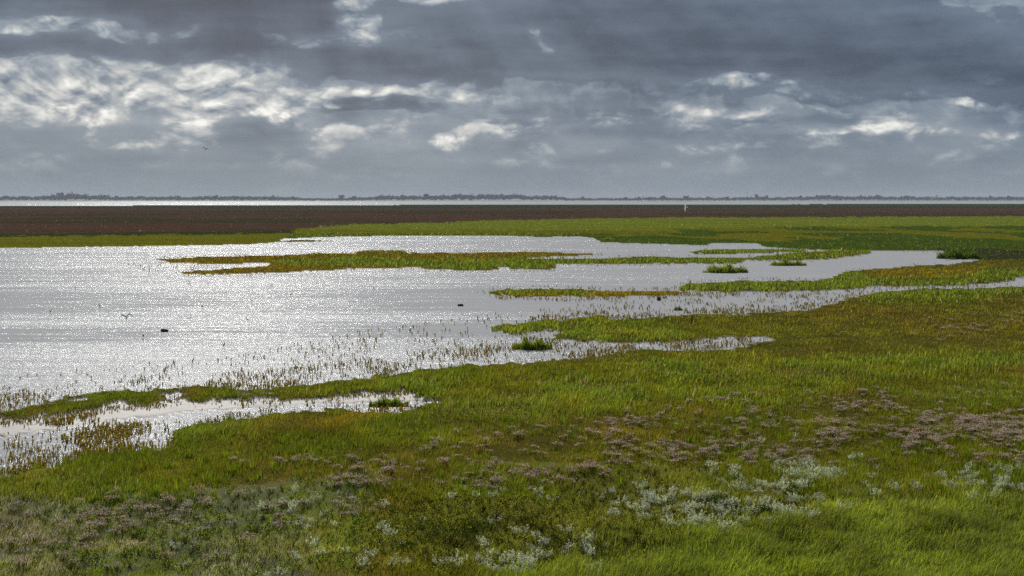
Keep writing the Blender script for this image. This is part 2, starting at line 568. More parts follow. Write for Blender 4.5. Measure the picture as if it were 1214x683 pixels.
# (outline or ellipse, kind, weight) on top of the base kind of each land
GREEN = [[(320, 316), (345, 309.5), (440, 307.5), (560, 308.5), (720, 305), (770, 303), (900, 303), (1030, 296), (1034, 303), (880, 314), (660, 316), (660, 322), (505, 322), (500, 316), (440, 315)],
         [(420, 296), (488, 296), (488, 300.2), (420, 301)], [(365, 300), (386, 300), (386, 302), (365, 302)],
         [(816, 294), (960, 294), (960, 302), (816, 303)], [(570, 342), (705, 342), (705, 349), (600, 351), (570, 351)], [(795, 330), (1035, 330), (1035, 349), (795, 349)],
         [(1000, 331), (1080, 334), (1214, 321), (1900, 310), (1900, 335), (1060, 342)], [(985, 320), (1040, 318), (1020, 331), (985, 332)],
         [(580, 393), (590, 385), (715, 373), (728, 376), (720, 381), (660, 388), (600, 397)], [(650, 406), (665, 396), (760, 391), (800, 396), (820, 402), (740, 409)],
         [(1040, 350), (1100, 346), (1214, 342), (1214, 350), (1100, 358), (1040, 358)],
         [(380, 462), (420, 452), (520, 450), (540, 458), (480, 470), (400, 474)], [(200, 522), (207, 505), (280, 498), (300, 500), (270, 512), (225, 524)],
         [(0, 575), (90, 560), (200, 588), (150, 600), (0, 600)], [(500, 500), (530, 482), (700, 458), (810, 462), (800, 482), (620, 500)],
         [(700, 440), (850, 432), (1010, 428), (1100, 420), (1214, 418), (1214, 440), (900, 450)], [(830, 470), (1000, 450), (1010, 460), (860, 480)],
         [(-600, 330), (-600, 300), (-599, 300)]]
GOLD = [[(1040, 316), (1130, 320), (1180, 312), (1160, 330), (1080, 334), (1030, 330)], [(400, 510), (420, 490), (470, 492), (450, 515)], 
        [(300, 572), (400, 560), (400, 575), (300, 584)]]
LIME = [[(500, 560), (620, 550), (800, 556), (880, 575), (700, 600), (520, 580)], [(1050, 470), (1214, 455), (1214, 482), (1080, 486)], [(420, 615), (700, 580), (900, 600), (860, 640), (640, 660), (420, 683), (380, 683)],
        [(960, 580), (1214, 575), (1214, 600), (960, 612)]]


def kinds(u, v, x, y, jitter=False):
    """index of the growth at each point: 0 olive 1 cord 2 gold 3 lime 4 far red 5 far dark 6 far green 7 meadow grass 8 grey herb"""
    n1 = fbm(x * 0.35, y * 0.16, 31) - 0.5
    n2 = fbm(x * 0.35, y * 0.16, 37) - 0.5
    s = np.clip((v - 237) / 120.0, 0.03, 2.2)
    jit = RNG.normal(0, 1, (2, len(u))) if jitter else np.zeros((2, 1))
    uu = u + n1 * 70 * s + jit[0] * 9 * s; vv = v + n2 * 16 * np.maximum(s, .1) + jit[1] * np.maximum(3.0 * s, .7)
    k = np.zeros(u.shape, int)
    far = inpoly(u, v, FAR)
    a = inpoly(u, v, ISL_A) | inpoly(u, v, ISL_E)
    k[a] = 2
    # far marsh bands
    bright_top = np.interp(uu, [-600, 330, 350, 400, 450, 520, 600, 700, 800, 1214, 1900], [400, 300, 272, 267.5, 266, 264.2, 261, 259.3, 258.3, 256.6, 256])
    olive_top = np.interp(uu, [-600, 0, 150, 300, 380], [279, 277.5, 276, 274, 272])
    k[far] = 4
    k[far & (vv < 247)] = 5
    k[far & (vv > 249) & (fbm(x * .008, y * .012, 77) > 0.55)] = 11
    k[far & (vv > olive_top)] = 5
    k[far & (vv > olive_top + 3.5)] = 9
    br = far & (vv > bright_top)
    k[br] = 6
    k[br & (vv > 273) & (vv < 277.3) & (u < 760)] = 9
    k[br & (vv > 277.3)] = 1
    k[br & (vv > np.interp(uu, [650, 700, 760, 850, 980, 1214, 1900], [282, 278, 273, 270.5, 269, 268.3, 268])) ] = 10
    k[br & (k == 10) & (fbm(x * .05, y * .02, 79) > 0.57)] = 9
    k[far & (u > 1110) & (vv > 296)] = 5
    for p in GREEN: k[inpoly(uu, vv, p) & ~far] = 1
    for p in GOLD: k[inpoly(uu, vv, p) & ~far] = 2
    for p in LIME: k[inpoly(uu, vv, p) & ~far] = 3
    meadow = (vv + jit[1] * 5 > np.interp(uu, [500, 640, 800, 960, 1214, 1900], [760, 672, 640, 612, 596, 590]))
    k[meadow] = 7
    grey = (vv > np.interp(uu, [-600, 0, 200, 420, 600], [640, 602, 592, 560, 545])) & (u + n1 * 260 + jit[0] * 45 < 400) & (vv < 720)
    k[grey] = 8
    return k


KCOL = np.array([C['olive'], C['cord'], C['gold'], C['lime'], C['redfar'], C['dkfar'], np.array((.175, .21, .024)), C['grn'], C['grey'] * 0.75, C['olive'] * 0.95, C['corddark'] * 1.1, C['redfar'] * .45 + C['dkfar'] * .5])


# ------------------------------------------------------------------ ground sheet
rows = np.concatenate([np.arange(241.2, 300, 0.8), np.arange(300, 520, 1.3), np.arange(520, 761, 3.0)])
cols_u = np.arange(-420, 1640, 3.4)
uu, vv = np.meshgrid(cols_u, rows)
gx, gy = G(uu, vv)
near_y = gy[-1, 0]
extra = np.array([near_y - 3, near_y - 7, near_y - 12, -12, -60])
gx = np.vstack([gx] + [gx[-1:]] * len(extra))
gy = np.vstack([gy] + [np.full((1, gy.shape[1]), e) for e in extra])
uu = np.vstack([uu] + [uu[-1:]] * len(extra)); vv = np.vstack([vv] + [np.full((1, uu.shape[1]), 760.0)] * len(extra))
shp = gx.shape
fx, fy, fu, fv = gx.ravel(), gy.ravel(), uu.ravel(), vv.ravel()
land = is_land(fu, fv)
mud = inpoly(*warp(fu, fv), MUD) & ~land


def hummock(x, y, v):
    near = np.clip((v - 560) / 60, 0, 1)
    return np.maximum(-0.05, near * (0.40 * (fbm(x * 0.75 + y * 0.1, y * 0.42, 91, 3) - 0.5) + 0.05 * (fbm(x * 2.2, y * 1.6, 93, 2) - 0.5)) + 0.05 * (fbm(x * 0.3, y * 0.2, 95, 2) - 0.5) * np.clip((v - 420) / 60, 0, 1))


gz = np.where(land, 0.075 + 0.05 * fbm(fx * 0.7, fy * 0.5, 21, 3) + hummock(fx, fy, fv), -0.09 - 0.05 * fbm(fx * .2, fy * .2, 23, 3))
mudlift = fbm(fx * 0.5, fy * 0.35, 25, 4)
chan = np.abs(fv - np.interp(fu, [-600, 120, 200, 300, 380, 470], [600, 506, 496.5, 487, 482.5, 480])) < np.interp(fu, [0, 125, 160, 330, 400, 480], [2, 2.5, 4.5, 3.5, 3, 4])
gz = np.where(mud, np.where(chan, -.06, 0.034 + (mudlift - 0.5) * 0.10), gz)
k = kinds(fu, fv, fx, fy)
gcol = KCOL[k] * np.where((k == 4) | (k == 5) | (k == 9) | (k == 6) | (k == 10) | (k == 11), 1.05, 0.62)[:, None]
gcol = np.where(((fv > 300) & (k != 8))[:, None], gcol * 0.6 + C['litter'] * 0.3, gcol)
gcol = np.where(land[:, None], gcol, C['mud'])
R, K = shp
idx = np.arange(R * K).reshape(R, K)
quads = np.stack([idx[:-1, :-1], idx[1:, :-1], idx[1:, 1:], idx[:-1, 1:]], -1).reshape(-1, 4)
ground = obj('ground', mesh_np('ground', np.stack([fx, fy, gz], -1), quads, M_GROUND, gcol, np.where(land, 0.0, np.where(mud, .45, 1.0)), 4, True))
tag(ground, 'salt marsh and mudflat ground under the plants', 'ground', kind='structure')


def plane(name, x0, x1, y0, y1, z, m, n=8):
    xs = np.linspace(x0, x1, n); ys = np.linspace(y0, y1, n)
    a, b = np.meshgrid(xs, ys)
    i = np.arange(n * n).reshape(n, n)
    q = np.stack([i[:-1, :-1], i[:-1, 1:], i[1:, 1:], i[1:, :-1]], -1).reshape(-1, 4)
    return obj(name, mesh_np(name, np.stack([a.ravel(), b.ravel(), np.full(n * n, z)], -1), q, m, fs=4))


tag(plane('water', -12000, 12000, -200, 14000, 0.0, M_WATER), 'shallow silvery tidal water between the marsh islands', 'water', kind='structure')
tag(plane('seabed', -12000, 12000, -200, 14000, -0.8, M_SEABED), 'muddy seabed under the shallow water', 'seabed', kind='structure')


def ground_z(x, y, u, v):
    land = is_land(u, v)
    z = 0.075 + 0.05 * fbm(x * 0.7, y * 0.5, 21, 3) + hummock(x, y, v)
    return np.where(land, z, -0.02)


# ------------------------------------------------------------------ blades
def blades(name, x, y, z, h, w, cols, lean_dir, lean, material, tri=False, curve=0.6):
    """thin tapered blades, each bent along its own lean"""
    n = len(x)
    face = RNG.uniform(0, math.pi, n)
    wx, wy = np.cos(face) * w * 0.5, np.sin(face) * w * 0.5
    lx, ly = np.cos(lean_dir) * lean * h, np.sin(lean_dir) * lean * h
    if tri:
        v = np.empty((n, 3, 3))
        v[:, 0] = np.stack([x - wx, y - wy, z - 0.02], -1)
        v[:, 1] = np.stack([x + wx, y + wy, z - 0.02], -1)
        v[:, 2] = np.stack([x + lx, y + ly, z + h * (1 - 0.25 * lean)], -1)
        f = np.arange(n * 3).reshape(n, 3)
        c = np.repeat(cols, 3, 0)
    else:
        v = np.empty((n, 5, 3))
        v[:, 0] = np.stack([x - wx, y - wy, z - 0.02], -1)
        v[:, 1] = np.stack([x + wx, y + wy, z - 0.02], -1)
        mx, my, mz = x + lx * (0.5 - 0.25 * curve), y + ly * (0.5 - 0.25 * curve), z + h * (0.6 - 0.1 * lean)
        v[:, 2] = np.stack([mx - wx * .8, my - wy * .8, mz], -1)
        v[:, 3] = np.stack([mx + wx * .8, my + wy * .8, mz], -1)
        v[:, 4] = np.stack([x + lx, y + ly, z + h * (1 - 0.35 * lean)], -1)
        b = (np.arange(n) * 5)[:, None]
        f = np.concatenate([b + [0, 1, 3], b + [0, 3, 2], b + [2, 3, 4]], 1).reshape(-1, 3)
        c = np.repeat(cols, 5, 0)
    return obj(name, mesh_np(name, v.reshape(-1, 3), f, material, c))


def sample(n, u0, u1, v0, v1):
    return RNG.uniform(u0, u1, n), RNG.uniform(v0, v1, n)


def shorten(u, v, y, h, test):
    """plants at a far edge of land are the short fringe ones: fit the height so that the sward does not overhang the shore"""
    out = h.copy()
    pend = np.ones(len(h), bool)
    for f in (1.0, 0.7, 0.45, 0.25):
        vt = v - f * h * F / y
        ok = test(u, vt)
        out[pend & ok] = h[pend & ok] * f
        pend &= ~ok
    out[pend] = h[pend] * 0.15
    return out


# specs: per kind (height, width px, lean, brightness variation)
HGT = np.array([0.115, 0.20, 0.115, 0.11, 0.09, 0.11, 0.18, 0.165, 0.085, 0.11, 0.16, 0.1])
LEAN = np.array([0.35, 0.35, 0.25, 0.5, 0.3, 0.3, 0.4, 0.6, 0.5, 0.3, 0.4, 0.3])
NAMES = {0: ('seablite_sward', 'low olive brown sward covering the open marsh', 'sward'), 1: ('cordgrass', 'bright green cordgrass on the islands and channel edges', 'grass'),
         2: ('glasswort_sward', 'golden brown glasswort carpet on the flat islands', 'sward'), 3: ('leafy_sward', 'yellow green leafy herbs among the flowers', 'herbs'),
         7: ('meadow_grass', 'long wind swept green grass in matted waves', 'grass'), 8: ('purslane_sward', 'short grey green purslane and turf with faded flowers', 'herbs'),
         4: ('reddened_glasswort', 'dark red brown glasswort flats before the far water', 'sward'), 5: ('far_grass', 'dark green grass band of the outer marsh', 'grass'),
         6: ('far_meadow', 'light green grass ridge of the outer marsh', 'grass'), 9: ('far_sward', 'olive fringe of the outer marsh along the water', 'sward'),
         11: ('dull_glasswort', 'dull brown green streaks of glasswort on the outer flats', 'sward'), 10: ('far_cordgrass', 'dark green cordgrass flats behind the lagoon', 'grass')}
bu, bv = [], []
for n, v0, v1 in ((75000, 246, 300), (210000, 297, 400), (330000, 395, 520), (480000, 515, 735)):
    a, b = sample(n, -260, 1474, v0, v1); bu.append(a); bv.append(b)
bu = np.concatenate(bu); bv = np.concatenate(bv)
ok = is_land(bu, bv); bu, bv = bu[ok], bv[ok]
bx, by = G(bu, bv)
bk = kinds(bu, bv, bx, by, True)
bh = HGT[bk] * np.where((bk == 1) & (bv < 352), 1.35, 1.0) * RNG.lognormal(0, 0.28, len(bk)) * (0.65 + 0.7 * fbm(bx * 0.6, by * 0.35, 51, 3))
# sward texture: bare or trodden gaps and taller tufts
tuft = fbm(bx * 0.9, by * 0.7, 53, 4, .65)
bh *= np.where(bk == 1, 0.6 + 0.9 * tuft, np.clip(0.15 + 1.9 * tuft ** 1.5 * 1.4, .2, 2.2))
flat = np.clip((fbm(bx * .28, by * .2, 57, 4, .6) - .55) * 9, 0, 1) * (bv > 395) * (bk != 7)
bh *= 1 - .6 * flat
bh = shorten(bu, bv, by, bh, is_land)
thin = ((bk == 3) & (RNG.random(len(bk)) < .5)) | ((bk == 8) & (RNG.random(len(bk)) < .45))
bu, bv, bx, by, bk, bh, tuft, flat = (q_[~thin] for q_ in (bu, bv, bx, by, bk, bh, tuft, flat))
bz = ground_z(bx, by, bu, bv)
patch = fbm(bx * 0.22, by * 0.10, 61, 4)
patch2 = fbm(bx * 0.8, by * 0.5, 63, 3)
mixg = np.clip((patch - 0.47) * 5 + 0.35, 0, 1)[:, None]
col = KCOL[bk].copy()
m0 = bk == 0
col[m0] = (C['olive'] * (1 - mixg) + C['grn'] * mixg)[m0]
rust = np.clip((fbm(bx * 0.3, by * 0.12, 67, 4) - 0.56) * 7, 0, 1)[:, None]
col[m0] = (col * (1 - rust * 0.6) + C['rust'] * rust * 0.6)[m0]
m8 = bk == 8
q8 = fbm(bx * .5, by * .35, 69, 4)
w8 = np.clip((q8 - .38) * 6, 0, 1)[:, None]; w9 = np.clip((fbm(bx * .4, by * .3, 73, 4) - .52) * 7, 0, 1)[:, None]
col[m8] = ((C['grey'] * .8 * (1 - w8) + C['grn'] * 1.5 * w8) * (1 - .45 * w9) + C['mauve'] * .45 * w9)[m8]
rr = np.clip((bu - 760) / 200, 0, 1) * np.clip((470 - bv) / 40, 0, 1) * np.clip((bv - 355) / 10, 0, 1)
col[m0] = (col * (1 - 0.45 * rr[:, None]) + C['rust'] * 0.45 * rr[:, None])[m0]
m1 = bk == 1
dk = np.clip((patch2 - 0.5) * 4, 0, 1)[:, None]
col[m1] = (col * (1 - 0.35 * dk) + C['corddark'] * 0.35 * dk)[m1]
om = (np.clip((fbm(bx * .5, by * .3, 65, 4) - .45) * 5, 0, 1) * np.clip((bv - 330) / 60, 0, 1) * .75)[:, None]
col[m1] = (col * (1 - om) + C['olive'] * om)[m1]
m7 = bk == 7
col[m7] = (C['lime'] * .66 * (1 - mixg * .6) + C['grn'] * .92 * mixg * .7)[m7] * np.array((.86, 1.0, .8))
m3 = bk == 3
col[m3] = (C['lime'] * (1 - .55 * mixg) + C['grn'] * .55 * mixg)[m3]
col *= (0.40 + 1.05 * patch2)[:, None] * 1.22 * np.where(bv < 350, .95, 1.0)[:, None] * RNG.lognormal(0, 0.22, len(bk))[:, None]
col = col * (1 - .45 * flat[:, None]) + np.array((.19, .15, .05)) * .45 * flat[:, None]
dead = RNG.random(len(bk)) < np.where(bk == 7, 0.05, 0.06)
col[dead] = C['straw'] * RNG.uniform(0.5, 1.0, (dead.sum(), 1))
wpx = np.where(bv > 500, 0.72, np.where(bv > 400, 0.9, 1.3))
bw = wpx * by / F * RNG.uniform(0.7, 1.4, len(bk))
ldir = RNG.normal(math.radians(20), 0.9, len(bk))
ldir = np.where(bk == 7, math.radians(15) + (fbm(bx * 0.5, by * 0.3, 71, 2) - 0.5) * 3.2 + RNG.normal(0, 0.7, len(bk)), ldir)
ll = LEAN[bk] * RNG.uniform(0.4, 1.5, len(bk))
for kk, (nm, lb, ct) in NAMES.items():
    m = bk == kk
    if m.sum() == 0: continue
    o = blades(nm, bx[m], by[m], bz[m], bh[m], bw[m], col[m], ldir[m], ll[m], M_GRASS if kk in (1, 7, 5, 6, 10) else M_HERB, tri=kk not in (1, 7))
    tag(o, lb, ct, kind='stuff')


# ------------------------------------------------------------------ small plant templates (verts, tris, colour per vertex)
def t_join(parts):
    vs, fs, cs, n = [], [], [], 0
    for v, f, c in parts:
        vs.append(v); fs.append(np.asarray(f) + n); cs.append(np.broadcast_to(c, (len(v), 3))); n += len(v)
    return np.concatenate(vs), np.concatenate(fs), np.concatenate(cs)


def cone(a, b, r0, r1, c, sides=3):
    a = np.array(a, float); b = np.array(b, float)
    d = b - a; d /= np.linalg.norm(d) + 1e-9
    s = np.cross(d, [0.3, 0.9, 0.1]); s /= np.linalg.norm(s); t = np.cross(d, s)
    ang = np.arange(sides) * 2 * math.pi / sides
    ring = np.cos(ang)[:, None] * s + np.sin(ang)[:, None] * t
    v = np.concatenate([a + ring * r0, b + ring * r1])
    f = []
    for i in range(sides):
        j = (i + 1) % sides
        f += [(i, j, sides + j), (i, sides + j, sides + i)]
    return v, np.array(f), np.asarray(c, float)


def leafquad(p, d, n, l, w, c):
    p = np.array(p, float); d = np.array(d, float); d /= np.linalg.norm(d) + 1e-9
    s = np.cross(d, n); s /= np.linalg.norm(s) + 1e-9
    v = np.array([p, p + d * l * .5 + s * w * .5, p + d * l, p + d * l * .5 - s * w * .5])
    return v, np.array([(0, 1, 2), (0, 2, 3)]), np.asarray(c, float)


def glasswort(seed, h=0.2):
    r = random.Random(seed)
    c1 = C['rust'] * r.uniform(1.6, 2.6); c2 = C['olive'] * r.uniform(1.8, 2.8)
    ps = [cone((0, 0, -0.05), (r.uniform(-.01, .01), r.uniform(-.01, .01), h), 0.014, 0.009, c1)]
    for i in range(r.randint(4, 6)):
        z = h * r.uniform(.15, .7); a = r.uniform(0, 6.28); l = h * r.uniform(.3, .5); q = r.uniform(.25, .55)
        tip = (math.cos(a) * l * q, math.sin(a) * l * q, z + l * .9)
        ps.append(cone((0, 0, z), tip, 0.013, 0.008, c1 if r.random() < .5 else c2))
    return t_join(ps)


def lavender(seed, rad=0.2):
    """a clump of sea lavender: basal leaves, branching stems and a domed top of small flower sprays"""
    r = random.Random(seed)
    ps = []
    for i in range(14):
        a = r.uniform(0, 6.28); q = rad * r.uniform(.1, .9)
        ps.append(leafquad((math.cos(a) * q, math.sin(a) * q, 0.0), (math.cos(a), math.sin(a), 1.0), (math.sin(a), -math.cos(a), .3), 0.10, 0.035, C['grn'] * r.uniform(.5, .9)))
    heads = []
    for i in range(9):
        a = r.uniform(0, 6.28); q = rad * math.sqrt(r.random()) * .8
        h = 0.24 * (1 - 0.35 * (q / rad) ** 2) * r.uniform(.75, 1.1)
        top = np.array((math.cos(a) * q * 1.15, math.sin(a) * q * 1.15, h))
        ps.append(cone((math.cos(a) * q * .5, math.sin(a) * q * .5, -0.02), top, 0.004, 0.003, C['brown'] * .9))
        fc = np.array((0.52, 0.40, 0.53)) if r.random() < .65 else np.array((0.46, 0.34, 0.29))
        for j in range(11):
            p = top + np.array((r.gauss(0, .034), r.gauss(0, .034), r.gauss(0, .014)))
            d = (r.uniform(-1, 1), r.uniform(-1, 1), r.uniform(-.1, .8))
            heads.append(leafquad(p, d, (r.uniform(-1, 1), r.uniform(-1, 1), 1), r.uniform(.018, .036), r.uniform(.012, .022), fc * r.uniform(.55, 1.3)))
    lavender.cut = sum(len(p[0]) for p in ps)
    return t_join(ps + heads)


def split_template(t, n_first):
    v, f, c = t
    cut = n_first
    f1 = f[(f < cut).all(1)]; f2 = f[(f >= cut).all(1)] - cut
    return (v[:cut], f1, c[:cut]), (v[cut:], f2, c[cut:])


def wormwood(seed, rad=0.2, h=0.3, base=(0.62, 0.68, 0.62)):
    """silvery feathery sprigs rising from one root"""
    r = random.Random(seed)
    base = np.array(base)
    ps = []
    for i in range(10):
        a = r.uniform(0, 6.28); q = rad * math.sqrt(r.random())
        hh = h * r.uniform(.55, 1.05) * (1 - .35 * q / rad)
        b = np.array((math.cos(a) * q * .6, math.sin(a) * q * .6, -0.02)); tp = np.array((math.cos(a) * q + .05 * r.random(), math.sin(a) * q, hh))
        c = base * r.uniform(.6, 1.15)
        ps.append(cone(b, tp, .005, .003, c * .8))
        for j in range(11):
            t_ = r.uniform(.2, 1.0); p = b + (tp - b) * t_
            d = (r.uniform(-1, 1), r.uniform(-1, 1), r.uniform(.2, 1.2))
            ps.append(leafquad(p, d, (r.uniform(-1, 1), r.uniform(-1, 1), .4), r.uniform(.04, .075), r.uniform(.012, .022), c * r.uniform(.8, 1.2)))
    return t_join(ps)


def leafy(seed, rad=0.25, h=0.3, base=None, n=150, ll=(.03, .06)):
    """bushy herb: leaves through the volume of a low uneven dome"""
    r = random.Random(seed)
    base = C['corddark'] if base is None else base
    ps = []
    for i in range(6):
        a = r.uniform(0, 6.28); q = rad * r.uniform(.1, .7)
        ps.append(cone((0, 0, -.02), (math.cos(a) * q, math.sin(a) * q, h * .7), .006, .003, C['brown'] * .7))
    lobes = [(r.uniform(-.6, .6) * rad, r.uniform(-.6, .6) * rad, r.uniform(.5, 1.0)) for _ in range(5)]
    for i in range(n):
        lx, ly, lh = r.choice(lobes)
        a = r.uniform(0, 6.28); e = r.random()
        p = (lx + math.cos(a) * rad * .5 * math.sqrt(e), ly + math.sin(a) * rad * .5 * math.sqrt(e), h * lh * (1 - e * .7) * r.uniform(.55, 1.05))
        d = (math.cos(a) + r.gauss(0, .5), math.sin(a) + r.gauss(0, .5), r.gauss(.2, .5))
        ps.append(leafquad(p, d, (r.gauss(0, .5), r.gauss(0, .5), 1), r.uniform(*ll), r.uniform(*ll) * .6, base * r.uniform(.6, 1.4)))
    return t_join(ps)


def tussock(seed, rx, ry, h, n, cols, width):
    """an islet of grass: blades over an elliptical root mat"""
    r = np.random.default_rng(seed)
    a = r.uniform(0, 2 * math.pi, n); q = np.sqrt(r.random(n))
    x = np.cos(a) * q * rx; y = np.sin(a) * q * ry
    q = q * (1 + .18 * np.sin(a * 3 + seed) + .1 * np.sin(a * 7))
    hh = h * (0.15 + 0.85 * np.clip(1 - q ** 2, 0, 1) ** .8) * r.lognormal(-.1, .35, n) * (.6 + .8 * r.random() * 0 + .55 * np.sin(x / rx * 5 + seed) ** 2)
    return x, y, hh, q, a


def scatter(name, temps, x, y, z, s, material, tint=None):
    """many small plants that read as one growth, joined"""
    vs, fs, cs, nn = [], [], [], 0
    pick = RNG.integers(0, len(temps), len(x))
    rot = RNG.uniform(0, 6.283, len(x))
    for ti, (tv, tf, tcx) in enumerate(temps):
        m = np.nonzero(pick == ti)[0]
        if len(m) == 0: continue
        c, sn = np.cos(rot[m]), np.sin(rot[m])
        sc = s[m][:, None]
        vx = (tv[None, :, 0] * c[:, None] - tv[None, :, 1] * sn[:, None]) * sc + x[m][:, None]
        vy = (tv[None, :, 0] * sn[:, None] + tv[None, :, 1] * c[:, None]) * sc + y[m][:, None]
        vz = tv[None, :, 2] * sc + z[m][:, None]
        vs.append(np.stack([vx, vy, vz], -1).reshape(-1, 3))
        off = (np.arange(len(m)) * len(tv))[:, None, None] + nn
        fs.append((tf[None] + off).reshape(-1, 3)); nn += len(m) * len(tv)
        cc = np.broadcast_to(tcx[None], (len(m), len(tv), 3)).copy()
        cc *= RNG.lognormal(0, .15, len(m))[:, None, None]
        if tint is not None: cc *= tint[m][:, None, :]
        cs.append(cc.reshape(-1, 3))
    return obj(name, mesh_np(name, np.concatenate(vs), np.concatenate(fs), material, np.concatenate(cs)))


def tmesh(name, t, material):
    return mesh_np(name, t[0], t[1], material, t[2])


def individuals(name, meshes, x, y, z, s, label, cat, group, tops=None):
    for i in range(len(x)):
        o = obj(name, meshes[i % len(meshes)])
        o.location = (x[i], y[i], z[i])
        o.rotation_euler = (random.gauss(0, .06), random.gauss(0, .06), random.uniform(0, 6.28))
        o.scale = (s[i],) * 3
        tag(o, label if isinstance(label, str) else label[i], cat, group)
        if tops: tag(obj('flower_spray', tops[i % len(tops)], o), kind='stuff')


def zone_labels(u, v, zones, other):
    out = []
    for a, b in zip(u, v):
        lb = other
        for poly, t_ in zones:
            if inpoly(np.array([a]), np.array([b]), poly)[0]: lb = t_; break
        out.append(lb)
    return out


def dens(zones, pool):
    """candidate roots on the plan accepted with the density of the zone they fall in (plants per square pixel)"""
    us, vs = [], []
    for poly, d in zones:
        p = np.array(poly, float)
        a = (p[:, 0].max() - p[:, 0].min()) * (p[:, 1].max() - p[:, 1].min())
        u, v = sample(int(a * d), p[:, 0].min(), p[:, 0].max(), p[:, 1].min(), p[:, 1].max())
        m = inpoly(u, v, poly)
        us.append(u[m]); vs.append(v[m])
    return np.concatenate(us), np.concatenate(vs)


# ---- glasswort standing in the shallows
SZ = [([(-200, 480), (0, 468), (100, 455), (300, 442), (450, 425), (560, 412), (660, 397), (600, 428), (560, 434), (450, 447), (380, 458), (320, 464), (180, 464), (0, 490), (-200, 512)], .045),
      ([(-200, 470), (0, 450), (300, 420), (420, 395), (560, 375), (760, 360), (800, 350), (960, 350), (920, 371), (720, 376), (585, 390), (590, 400), (650, 408), (560, 432), (450, 446), (300, 455), (0, 480)], .014),
      ([(640, 368), (780, 352), (1000, 349), (1030, 350), (990, 365), (920, 372), (850, 376), (727, 379), (640, 383)], .045),
      ([(820, 348), (1040, 347), (1010, 358), (940, 372), (830, 372)], .05),
      ([(-200, 540), (0, 502), (90, 494), (130, 500), (215, 500), (222, 525), (160, 538), (90, 546), (0, 566), (-200, 600)], .055),
      ([(60, 505), (130, 500), (205, 505), (205, 524), (100, 530), (60, 522)], .10),
      ([(590, 396), (655, 405), (740, 408), (905, 404), (870, 415), (770, 416), (690, 427), (600, 432), (570, 420)], .06),
      ([(140, 310), (190, 305), (300, 303), (300, 327), (220, 328), (170, 322)], .06),
      ([(400, 472), (485, 465), (525, 480), (490, 488), (430, 484)], .07),
      ([(585, 351), (700, 352), (840, 348), (830, 353), (700, 359), (590, 356)], .09),
      ([(90, 480), (240, 474), (340, 472), (420, 468), (400, 476), (200, 486), (60, 498)], .05)]
SZ = [(p, d * 3.0) for p, d in SZ]
pu, pv = dens(SZ, None)
# and a fringe of drowned plants along every shore
eu, ev = sample(110000, -200, 1414, 285, 570)
ed = (ev - 237) / 150.0
near = np.zeros(len(eu), bool)
for du, dv in ((-9, 0), (9, 0), (0, -3), (0, 3), (0, -5), (0, 5)): near |= is_land(eu + du * ed, ev + dv * ed)
eu, ev = eu[near], ev[near]
pu = np.concatenate([pu, eu]); pv = np.concatenate([pv, ev])
ok = ~is_land(pu, pv)
pu, pv = pu[ok], pv[ok]
px, py = G(pu, pv)
clump = fbm(px * 0.5, py * 0.25, 81, 3)
ok = RNG.random(len(pu)) < np.clip((clump - 0.36) * 4.5, 0.08, 1)
pu, pv, px, py = pu[ok], pv[ok], px[ok], py[ok]
gs = RNG.uniform(.5, 1.0, len(pu))
gz_ = np.full(len(pu), -0.03)
order = np.argsort(py)
inview = order[(pu[order] > -5) & (pu[order] < 1219)]
G_T = [glasswort(i) for i in range(8)]
solo = inview[:280]
rest = np.setdiff1d(np.arange(len(pu)), solo)
individuals('glasswort_plant', [tmesh('glasswort_plant', t, M_GLASS) for t in G_T], px[solo], py[solo], gz_[solo], gs[solo],
            zone_labels(pu[solo], pv[solo], [([(-50, 498), (120, 498), (120, 620), (-50, 620)], 'branched glasswort plant in the wet mud left of the dark patch in the pool'), ([(120, 498), (260, 498), (260, 560), (120, 560)], 'glasswort plant in the crowded patch below the muddy channel'),
                        ([(-50, 480), (540, 460), (540, 498), (-50, 498)], 'glasswort plant on the grey mud beside the pool channel'), ([(-50, 400), (540, 400), (540, 480), (-50, 480)], 'thin glasswort plant in the glittering water along the outer bank')],
                        'small glasswort plant in the water by a grass tongue'), 'glasswort', 'glasswort plants in the shallows')
tag(scatter('glasswort_shallows', G_T, px[rest], py[rest], gz_[rest], gs[rest] * np.clip(py[rest] / 60, 1, 1.5), M_GLASS), 'thin scatter of brown glasswort stalks standing in the silvery water', 'glasswort', kind='stuff')

# ---- taller tufts standing out of the open sward
def tuft_template(seed):
    r = random.Random(seed); ps = []
    for i in range(16):
        a = r.uniform(0, 6.28); q = .10 * math.sqrt(r.random()); h = r.uniform(.14, .30)
        b = np.array((math.cos(a) * q, math.sin(a) * q, -.02)); t_ = b + np.array((math.cos(a) * h * .35, math.sin(a) * h * .35, h))
        w = np.array((-math.sin(a), math.cos(a), 0)) * .012
        ps.append((np.array([b - w, b + w, t_]), np.array([(0, 1, 2)]), C['grn'] * r.uniform(.55, 1.25)))
    return t_join(ps)


fu_, fv_ = sample(9000, -250, 1460, 395, 600)
ok = is_land(fu_, fv_); fu_, fv_ = fu_[ok], fv_[ok]
fx_, fy_ = G(fu_, fv_)
ok = RNG.random(len(fu_)) < np.clip((fbm(fx_ * .3, fy_ * .2, 59, 4) - .46) * 7, .04, 1)
fu_, fv_, fx_, fy_ = fu_[ok], fv_[ok], fx_[ok], fy_[ok]
tag(scatter('grass_tufts', [tuft_template(700 + i) for i in range(6)], fx_, fy_, ground_z(fx_, fy_, fu_, fv_), RNG.uniform(.6, 1.3, len(fu_)), M_GRASS), 'darker green grass tufts dotted over the brown sward', 'grass', kind='stuff')

